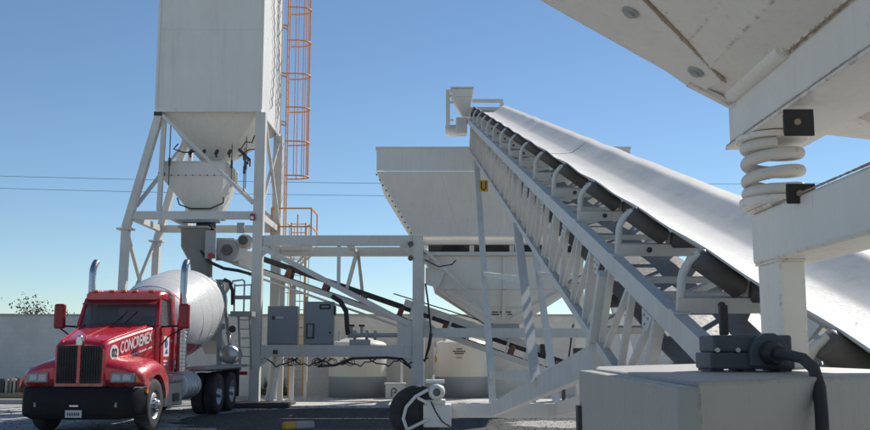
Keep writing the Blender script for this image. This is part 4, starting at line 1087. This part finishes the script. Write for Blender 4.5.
# fenders
for sx in (-1, 1):
    cy_, cz_, ra = 1.12, .53, .60
    prof = [(.30, .92), (.16, 1.00), (.13, 1.18), (.22, 1.27), (.5, 1.33), (.9, 1.40), (1.3, 1.42), (1.62, 1.34), (1.82, 1.12), (1.88, .80), (1.90, .62)]
    inner = [(cy_ + ra * math.cos(a), cz_ + ra * math.sin(a)) for a in [R(8 + 150 * k / 14) for k in range(15)]]
    poly_ = prof + inner
    # lofted across x so that the outer edge rolls down
    rings_ = []
    for (x, dz, dy) in ((.50, .16, -.02), (.80, .08, .0), (1.05, .0, .06), (1.17, -.08, .14), (1.20, -.16, .20)):
        ring = []
        for i, (yy, zz) in enumerate(poly_):
            if i < len(prof):
                f = min(1, max(0, (zz - .9) / .4)); ring.append((sx * x, yy + (dy if yy < .6 else 0), zz + dz * f))
            else: ring.append((sx * x, yy, zz))
        rings_.append(ring)
    fm = MB().loft(rings_, True, False, True); fd = tb(fm, 'fender', 'red')
    md = fd.modifiers.new("bevel", 'BEVEL'); md.width = .02; md.segments = 2; md.angle_limit = R(40)
    hl = MB().hexa([(sx * .62, .085, 1.0), (sx * 1.06, .155, 1.0), (sx * 1.06, .25, 1.0), (sx * .62, .2, 1.0)], [(sx * .62, .10, 1.19), (sx * 1.06, .17, 1.17), (sx * 1.06, .26, 1.17), (sx * .62, .21, 1.19)])
    hlo = tb(hl, 'headlight', 'cabinet', None, .01)
    for k in range(2):
        xa = sx * (.65 + .19 * k); xb = xa + sx * .155; ya = .082 + .032 * k; yb = ya + .027
        MB().hexa([(xa, ya, 1.03), (xb, yb, 1.03), (xb, yb + .02, 1.03), (xa, ya + .02, 1.03)], [(xa, ya + .008, 1.16), (xb, yb + .008, 1.15), (xb, yb + .03, 1.15), (xa, ya + .03, 1.16)]).build('lens', 'lamp', hlo, .006)
    tb(MB().hexa([(sx * 1.075, .19, 1.0), (sx * 1.195, .33, 1.0), (sx * 1.185, .5, 1.0), (sx * 1.075, .3, 1.0)], [(sx * 1.075, .21, 1.17), (sx * 1.185, .35, 1.15), (sx * 1.175, .5, 1.15), (sx * 1.075, .3, 1.17)]), 'turn_signal', 'amber', None, .008)
    tb(MB().box(*sorted((sx * 1.196, sx * 1.206)), .62, .86, 1.02, 1.09), 'badge', 'chrome')
# bumper: one curved black skirt with swept ends
bp = MB(); rings_ = []
for (x, y) in [(-1.19, .52), (-1.17, .30), (-1.06, .10), (-.85, .01), (-.4, -.03), (0, -.04), (.4, -.03), (.85, .01), (1.06, .10), (1.17, .30), (1.19, .52)]:
    rings_.append([(x, y, .30 if abs(x) < 1.0 else .36), (x, y - .025, .45), (x, y - .03, .70), (x, y, .90), (x * .9, y + .14, .90), (x * .9, y + .14, .30)])
bp.loft(rings_, True, False, True); bump_o = tb(bp, 'bumper', 'bumper', None, .015)
for x in (-.72, .72):
    P_box('fog_lamp', 'cabinet', bump_o, x - .09, x + .09, -.025, .0, .53, .63, bevel=.01)
pn = P_box('number_plate', 'plate', bump_o, -.16, .16, -.085, -.072, .34, .48)
for k in range(6):
    P_box('plate_mark', 'cabinet_dark', pn, -.12 + k * .042, -.12 + k * .042 + .026, -.088, -.0855, .375, .435)
P_box('badge', 'chrome', bump_o, -.085, .085, -.085, -.072, .545, .575)
P_beam('bumper_trim', 'alu', bump_o, (1.196, .50, .905), (1.10, .12, .905), .02, .02)
P_box('side_marker', 'amber', bump_o, 1.19, 1.215, .46, .58, .78, .84)
# cab
cabm = MB(); rings_ = []
def cab_ring(y, hw, zb, zt2, rr=.12, top=.07):
    r = [(-hw, y, zb), (hw, y, zb), (hw, y, 2.15), (hw - .05, y, zt2 - rr)]
    for k in range(1, 4):
        a = math.pi / 2 * k / 4; r.append((hw - .05 - rr * (1 - math.cos(a)), y, zt2 - rr + rr * math.sin(a)))
    r += [(0, y, zt2 + .02)]
    for k in range(3, 0, -1):
        a = math.pi / 2 * k / 4; r.append((-(hw - .05 - rr * (1 - math.cos(a))), y, zt2 - rr + rr * math.sin(a)))
    r += [(-(hw - .05), y, zt2 - rr), (-hw, y, 2.15)]
    return r
# lower cab body, roof, rear wall and pillars leave the window openings empty
tb(MB().box(-.90, .90, 1.99, 3.20, .95, 2.14), 'cab_body', 'red', None, .04)
roof = MB().loft([[(-hw, y, 2.72), (hw, y, 2.72), (hw, y, z - .08), (hw - .06, y, z - .02), (hw - .18, y, z), (-hw + .18, y, z), (-hw + .06, y, z - .02), (-hw, y, z - .08)] for (y, hw, z) in ((2.22, .80, 2.86), (2.30, .84, 2.91), (2.7, .86, 2.95), (3.15, .86, 2.95), (3.20, .84, 2.93))], True, False, True)
rf = tb(roof, 'cab_roof', 'red', None, .015)
P_box('rear_wall', 'red', tk, -.85, .85, 3.12, 3.19, 2.14, 2.719) if False else None
rw = MB().box(-.85, -.42, 3.12, 3.19, 2.141, 2.719).box(.42, .85, 3.12, 3.19, 2.141, 2.719).box(-.42, .42, 3.12, 3.19, 2.141, 2.30).box(-.42, .42, 3.12, 3.19, 2.58, 2.719)
tb(rw, 'rear_wall', 'red')
for sx in (-1, 1):
    tb(MB().beam((sx * .86, 2.02, 2.14), (sx * .80, 2.26, 2.73), .07, .09, (0, 1, 0)), 'windscreen_pillar', 'red', None, .01)
    tb(MB().beam((sx * .875, 3.0, 2.14), (sx * .83, 3.0, 2.73), .06, .26, (0, 1, 0)), 'rear_pillar', 'red', None, .01)
    dr = tb(MB().box(*sorted((sx * .902, sx * .925)), 2.10, 2.98, 1.0, 2.13), 'door', 'red', None, .012)
    tb(MB().hexa([(sx * .872, 2.12, 2.142), (sx * .880, 2.12, 2.142), (sx * .880, 2.86, 2.142), (sx * .872, 2.86, 2.142)], [(sx * .826, 2.32, 2.715), (sx * .834, 2.32, 2.715), (sx * .834, 2.86, 2.715), (sx * .826, 2.86, 2.715)]), 'window_pane', 'glass', dr)
    P_box('handle', 'chrome', dr, *sorted((sx * .927, sx * .95)), 2.78, 2.92, 1.80, 1.85)
    # mirror
    xm = 1.40 if sx > 0 else -1.33
    mr = tb(MB().box(xm - .115, xm + .115, 2.05, 2.20, 2.08, 2.62), 'mirror', 'darkred', None, .05, 3)
    P_box('mirror_glass', 'chrome', mr, xm - .09, xm + .09, 2.202, 2.208, 2.13, 2.57)
    MB().path([(sx * .90, 2.12, 2.12), (xm, 2.12, 2.14)], .02, 8).build('mirror_arm', 'bumper', mr)
    MB().path([(sx * .91, 2.15, 1.72), (sx * 1.05, 2.13, 1.9), (xm, 2.13, 2.10)], .016, 8).build('mirror_arm', 'bumper', mr)
tb(MB().hexa([(-.82, 2.01, 2.145), (.82, 2.01, 2.145), (.82, 2.02, 2.145), (-.82, 2.02, 2.145)], [(-.765, 2.24, 2.72), (.765, 2.24, 2.72), (.765, 2.25, 2.72), (-.765, 2.25, 2.72)]), 'windscreen', 'glass')
tb(MB().hexa([(-.80, 2.0, 2.60), (.80, 2.0, 2.60), (.80, 2.3, 2.72), (-.80, 2.3, 2.72)], [(-.80, 2.0, 2.615), (.80, 2.0, 2.615), (.80, 2.3, 2.735), (-.80, 2.3, 2.735)]), 'sun_visor', 'darkred')
tb(MB().box(-.42, .42, 3.14, 3.15, 2.30, 2.58), 'rear_window', 'glass')
tb(MB().box(-.83, .83, 2.06, 3.11, 2.142, 2.16), 'dashboard', 'cabinet_dark')
tb(MB().box(-.78, .78, 2.30, 3.11, 2.70, 2.718), 'roof_lining', 'cabinet_dark')
tb(MB().box(-.82, -.44, 3.09, 3.117, 2.162, 2.698).box(.44, .82, 3.09, 3.117, 2.162, 2.698).box(-.44, .44, 3.09, 3.117, 2.162, 2.28).box(-.44, .44, 3.09, 3.117, 2.60, 2.698), 'rear_lining', 'cabinet_dark')
for x in (-.45, .45):
    st = tb(MB().box(x - .25, x + .25, 2.75, 2.90, 1.7, 2.38), 'seat_back', 'cabinet_dark', None, .06)
MB().lathe([(.19, -.015), (.205, 0), (.19, .015), (.175, 0), (.19, -.015)], (.45, 2.38, 2.2), (0, -.5, 1), 24).build('steering_wheel', 'cabinet_dark', tk)
for x in (-.62, -.25, 0, .25, .62):
    P_box('marker_lamp', 'amber', rf, x - .06, x + .06, 2.20, 2.27, 2.885, 2.925, bevel=.008)
for x in (-.1, .12):
    MB().path([(x, 2.02, 2.17), (x + .25, 2.13, 2.45)], .01, 6).build('wiper', 'bumper', tk)
for sx in (-1, 1):
    MB().box(*sorted((sx * .926, sx * .9275)), 2.085, 2.097, 1.0, 2.13).build('door_seam', 'grille', tk)
    MB().box(*sorted((sx * .902, sx * .906)), 1.993, 2.006, 1.35, 2.12).build('hood_seam', 'grille', tk)
    for z in (1.2, 1.95):
        MB().box(*sorted((sx * .926, sx * .94)), 2.10, 2.16, z, z + .06).build('hinge', 'chassis', tk)
    MB().path([(sx * 1.0, 3.06, 1.2), (sx * 1.0, 3.06, 2.1)], .018, 8).build('grab_rail', 'chrome', tk)
# door emblem
P_box('door_emblem', 'letter_white', dr, .926, .930, 2.26, 2.62, 1.48, 1.92)
MB().lathe([(0, 0), (.10, 0), (.10, .004), (0, .004)], (.930, 2.42, 1.76), (1, 0, 0), 24, False).build('emblem_mark', 'letter_blue', dr)
MB().prism([(.931, 2.32, 1.54), (.931, 2.56, 1.54), (.931, 2.50, 1.66), (.931, 2.42, 1.62)], (0, 0, 0), (.003, 0, 0)).build('emblem_mark', 'letter_blue', dr)
P_box('emblem_text', 'letter_white', dr, .926, .930, 2.28, 2.60, 1.36, 1.40)
P_box('emblem_text', 'letter_white', dr, .926, .930, 2.30, 2.58, 1.29, 1.32)
# chassis, steps, tanks
for x in (-.42, .42):
    tb(MB().box(x - .05, x + .05, .3, 9.2, .72, 1.0), 'chassis_rail', 'chassis')
for sx in (-1, 1):
    sk = tb(MB().hexa([(sx * .92, 1.93, .42), (sx * 1.12, 1.98, .42), (sx * 1.12, 3.1, .40), (sx * .92, 3.1, .40)], [(sx * .92, 1.93, .92), (sx * 1.10, 1.95, .92), (sx * 1.10, 3.1, .92), (sx * .92, 3.1, .92)]), 'step_skirt', 'alu', None, .015)
    P_box('step_opening', 'cabinet_dark', sk, *sorted((sx * 1.118, sx * 1.132)), 2.45, 2.85, .50, .68)
    P_box('step_tread', 'alu', sk, *sorted((sx * 1.0, sx * 1.17)), 2.4, 2.9, .44, .47)
    P_box('battery_box', 'cabinet', sk, *sorted((sx * .95, sx * 1.14)), 2.2, 3.1, .925, 1.10, bevel=.015)
    P_box('battery_lid', 'alu', sk, *sorted((sx * 1.142, sx * 1.15)), 2.25, 3.05, .97, 1.06)
    tkf = tb(MB().lathe([(0, 0), (.24, 0), (.30, .04), (.31, .08), (.31, 1.12), (.30, 1.16), (.24, 1.2), (0, 1.2)], (sx * .88, 3.25, .80), (0, 1, 0), 32), 'fuel_tank', 'drum')
    for yb in (.18, .42, .66, .9):
        MB().lathe([(.313, -.035), (.325, -.03), (.325, .03), (.313, .035)], (sx * .88, 3.25 + yb, .80), (0, 1, 0), 32).build('tank_band', 'alu', tkf)
    # exhaust
    ex = tb(MB().path([(sx * 1.06, 3.12, 1.15), (sx * 1.06, 3.12, 2.3)], .115, 20), 'muffler', 'chrome')
    for k in range(12):
        MB().lathe([(.117, -.008), (.123, 0), (.117, .008)], (sx * 1.06, 3.12, 1.25 + k * .085), (0, 0, 1), 20).build('heat_shield_rib', 'alu', ex)
    MB().path([(sx * 1.06, 3.12, 2.3), (sx * 1.06, 3.12, 3.35), (sx * 1.06, 3.14, 3.47), (sx * 1.06, 3.22, 3.58), (sx * 1.06, 3.30, 3.64)], .078, 16, True).build('stack_pipe', 'chrome', ex)
# wheels
def wheel(x, y, sg, dual=False, front=False):
    c = (x, y, .525)
    tyre = MB().lathe([(.30, -.02), (.40, -.01), (.485, -.02), (.515, -.055), (.523, -.10), (.523, -.22), (.515, -.27), (.485, -.30), (.40, -.31), (.30, -.30)], c, (sg, 0, 0), 44)
    if dual: tyre.lathe([(.30, -.34), (.40, -.33), (.485, -.34), (.515, -.375), (.523, -.42), (.523, -.54), (.515, -.59), (.485, -.62), (.30, -.62)], c, (sg, 0, 0), 44)
    w_ = tb(tyre, 'wheel', 'rubber')
    if front: rp = [(0, .07), (.07, .07), (.085, .05), (.09, .0), (.17, -.03), (.23, -.05), (.265, -.08), (.285, -.03), (.305, -.022), (.302, -.2), (0, -.2)]
    else: rp = [(0, .02), (.10, .02), (.115, .0), (.12, -.12), (.20, -.17), (.25, -.19), (.27, -.06), (.29, -.035), (.305, -.022), (.302, -.25), (0, -.25)]
    MB().lathe(rp, c, (sg, 0, 0), 36).build('rim', 'alu', w_)
    for k in range(10):
        a = 2 * math.pi * k / 10; rr = .145 if front else .165; off = -.015 if front else -.145
        p = Vector((x + sg * off, y + rr * math.cos(a), .525 + rr * math.sin(a)))
        MB().tube(p, p + Vector((sg * .05, 0, 0)), .017, n=6).build('lug_nut', 'chassis' if front else 'alu', w_)
for sx in (-1, 1):
    wheel(sx * 1.19, 1.12, sx, False, True)
    for y in (6.0, 7.32): wheel(sx * 1.22, y, sx, True)
    tb(MB().box(*sorted((sx * .6, sx * 1.22)), 5.3, 8.0, 1.10, 1.14), 'rear_fender', 'chassis', None, .01)
    tb(MB().box(*sorted((sx * .58, sx * 1.2)), 8.05, 8.09, .35, 1.1), 'mud_flap', 'rubber')
    tb(MB().box(*sorted((sx * .55, sx * 1.2)), 4.6, 9.0, 1.142, 1.22), 'deck_rail', 'pipe_grey')
    P_box('tail_lamp', 'drum_red', tk, *sorted((sx * .9, sx * 1.15)), 9.22, 9.26, .9, 1.0)
for y in (1.12, 6.0, 7.32):
    tb(MB().tube((-1.0, y, .525), (1.0, y, .525), .08, n=10), 'axle', 'chassis')
tb(MB().box(-.35, .35, .35, 1.6, .45, .95), 'engine_sump', 'chassis', None, .05)
# drum
dA, dB = Vector((-.03, 3.62, 2.12)), Vector((-.03, 8.9, 3.09)); dax = (dB - dA).normalized(); DL = (dB - dA).length
DP = [(0, 0), (.45, 0), (.72, .10), (1.0, .62), (1.13, 1.35), (1.17, 1.9), (1.17, 2.75), (1.10, 3.4), (.90, 4.15), (.62, 5.0), (.55, 5.25), (.50, DL), (.42, DL), (.42, DL - .3)]
DP = [(r * .94 if r > .6 else r, o) for r, o in DP]
drum = tb(MB().lathe(DP, dA, dax, 64), 'drum', 'drum')
for o_ in (.62, 1.35, 2.05, 2.75, 3.4, 4.15):
    r_ = [p for p in DP if abs(p[1] - o_) < .01]
    r_ = r_[0][0] if r_ else 1.10
    MB().lathe([(r_ - .01, -.03), (r_ + .012, 0), (r_ - .01, .03)], dA + dax * o_, dax, 64).build('drum_seam', 'drum', drum)
def drum_r(o):
    for (r0, a), (r1, b) in zip(DP[:-1], DP[1:]):
        if a <= o <= b and b > a: return r0 + (r1 - r0) * (o - a) / (b - a)
    return .5
dx = Vector((1, 0, 0)); dz = dx.cross(dax).normalized()
def stripe(mat, a_0, a_1, o0, o1, tw, name='painted_stripe'):
    b = MB(); NN = 14; KK = 10; vs = []
    for i in range(NN + 1):
        o = o0 + (o1 - o0) * i / NN; r = drum_r(o) + .006
        for k in range(KK + 1):
            a = R(a_0 + (a_1 - a_0) * k / KK + tw * i / NN)
            vs.append(dA + dax * o + (dx * math.cos(a) + dz * math.sin(a)) * r)
    fs = [(i * (KK + 1) + k, i * (KK + 1) + k + 1, (i + 1) * (KK + 1) + k + 1, (i + 1) * (KK + 1) + k) for i in range(NN) for k in range(KK)]
    b.add(vs, fs, True).build(name, mat, drum)
stripe('drum_red', -66, -26, .35, 1.9, -14)
stripe('drum_blue', -16, 4, 3.5, 4.6, 20)
stripe('drum_red', -40, -25, 3.2, 4.4, 15)
MB().lathe([(.64, -.07), (.74, -.07), (.74, .07), (.64, .07), (.64, -.07)], dA + dax * 4.85, dax, 48, False).build('track_ring', 'alu', drum)
# pedestals, hopper, chute, ladder
tb(MB().hexa([(-.5, 3.3, 1.0), (.5, 3.3, 1.0), (.5, 3.75, 1.0), (-.5, 3.75, 1.0)], [(-.3, 3.35, 2.0), (.3, 3.35, 2.0), (.3, 3.6, 2.0), (-.3, 3.6, 2.0)]), 'front_pedestal', 'chassis')
for sx in (-1, 1):
    tb(MB().beam((sx * .75, 7.6, 1.0), (sx * .55, 8.25, 2.35), .14, .16), 'rear_pedestal', 'pipe_grey')
    tb(MB().beam((sx * .8, 8.9, 1.0), (sx * .55, 8.5, 3.5), .08, .08), 'hopper_stay', 'pipe_grey')
tb(MB().box(-.7, .7, 8.2, 8.35, 2.2, 2.36), 'roller_beam', 'pipe_grey')
tb(MB().hexa([(-.35, 8.6, 3.05), (.35, 8.6, 3.05), (.35, 9.2, 3.05), (-.35, 9.2, 3.05)], [(-.62, 8.3, 3.62), (.62, 8.3, 3.62), (.62, 9.5, 3.62), (-.62, 9.5, 3.62)]), 'charge_hopper', 'pipe_grey')
tb(MB().path([(0.62, 8.3, 3.62), (.78, 8.35, 3.55), (.86, 8.4, 3.3), (.86, 8.45, 2.9)], .05, 8), 'hopper_arm', 'chassis')
tb(MB().hexa([(-.3, 9.2, 1.9), (.3, 9.2, 1.9), (.3, 9.9, 1.5), (-.3, 9.9, 1.5)], [(-.3, 9.15, 2.2), (.3, 9.15, 2.2), (.3, 9.9, 1.8), (-.3, 9.9, 1.8)]), 'discharge_chute', 'pipe_grey')
wtk = tb(MB().lathe([(0, 0), (.2, 0), (.25, .04), (.25, .66), (.2, .7), (0, .7)], (.98, 7.6, 1.5), (0, 1, 0), 24), 'water_tank', 'alu')
MB().path([(1.0, 7.6, 1.75), (1.0, 7.7, 2.0), (.85, 7.9, 2.1)], .03, 8).build('hose', 'chrome', wtk)
tb(MB().tube((1.02, 7.9, 2.2), (1.02, 7.85, 2.2), .10, n=14), 'reflector', 'cabinet_dark')
la = MB().box(.95, 1.0, 8.58, 8.63, 1.2, 3.62).box(1.30, 1.35, 8.58, 8.63, 1.0, 3.42)
tb(MB().beam((1.0, 8.6, 2.6), (1.10, 8.6, 1.05), .05, .05), 'ladder_rail', 'pipe_grey'); tb(MB().beam((1.32, 8.6, 2.6), (1.42, 8.6, 1.05), .05, .05), 'ladder_rail', 'pipe_grey')
for k in range(6):
    u = k / 6 + .08; x = 1.0 + .10 * u
    tb(MB().tube((x, 8.6, 2.6 - 1.55 * u), (x + .32, 8.6, 2.6 - 1.55 * u), .016, n=6), 'ladder_rung', 'pipe_grey')
tb(MB().box(.80, 1.42, 8.45, 8.95, 2.58, 2.72), 'ladder_platform', 'pipe_grey')
tb(MB().box(.86, 1.40, 8.46, 8.50, 3.06, 3.17), 'platform_toe_board', 'pipe_grey')
for (x, z) in ((.9, 3.5), (1.18, 3.58), (1.38, 3.5)):
    tb(MB().tube((x, 8.48, 2.72), (x, 8.48, z), .025, n=8), 'platform_post', 'pipe_grey')
tb(MB().path([(.82, 8.48, 3.58), (1.12, 8.48, 3.62), (1.18, 8.48, 3.58)], .025, 8), 'platform_rail', 'pipe_grey')
tb(MB().path([(.88, 8.48, 3.45), (1.38, 8.48, 3.48)], .022, 8), 'platform_rail', 'pipe_grey')
tk.location = (-6.90, 17.95, 0); tk.rotation_euler = (0, 0, R(-1.7))

# ================================================================== YARD CLUTTER
mk = thing('marker_block', 'pale concrete wheel stop with a yellow end on the darkened yard ground', 'block', (-2.75, 19.5, 0))
MB().hexa([(-2.86, 19.36, .008), (-2.50, 19.62, .008), (-2.62, 19.80, .008), (-2.98, 19.54, .008)], [(-2.86, 19.40, .15), (-2.53, 19.63, .15), (-2.63, 19.77, .15), (-2.96, 19.54, .15)]).build('stop_body', 'conc', mk, .015)
MB().hexa([(-3.06, 19.22, .008), (-2.863, 19.357, .008), (-2.983, 19.537, .008), (-3.18, 19.40, .008)], [(-3.06, 19.25, .152), (-2.864, 19.40, .152), (-2.963, 19.537, .152), (-3.15, 19.40, .152)]).build('yellow_end', 'yellow', mk, .015)
DXP = .95
pt = thing('pallet_stack', 'dark crate stack on a pale plank beside the truck bumper', 'crates', (-15.1, 31.0, 0))
P_box('crate', 'chassis', pt, -15.9 + DXP, -15.1 + DXP, 30.6, 31.2, .24, .68, bevel=.01)
for k in range(4):
    P_box('board', ('conc', 'wood', 'conc', 'idler_red')[k], pt, -15.06 + DXP + k * .13, -14.98 + DXP + k * .13, 30.6, 31.2, .24, .68 + .02 * (k % 2))
P_box('plank', 'wood', pt, -16.5 + DXP, -14.2 + DXP, 30.4, 31.3, .12, .238)
P_box('runner', 'wood', pt, -16.5 + DXP, -14.2 + DXP, 30.45, 30.6, .004, .118)
kb = tag(MB().box(-16.5, -9.6, 28.3, 28.7, .004, .14).build('kerb_slab', 'conc', None, .02), 'pale concrete kerb slab on the ground left of the silo legs', 'kerb')
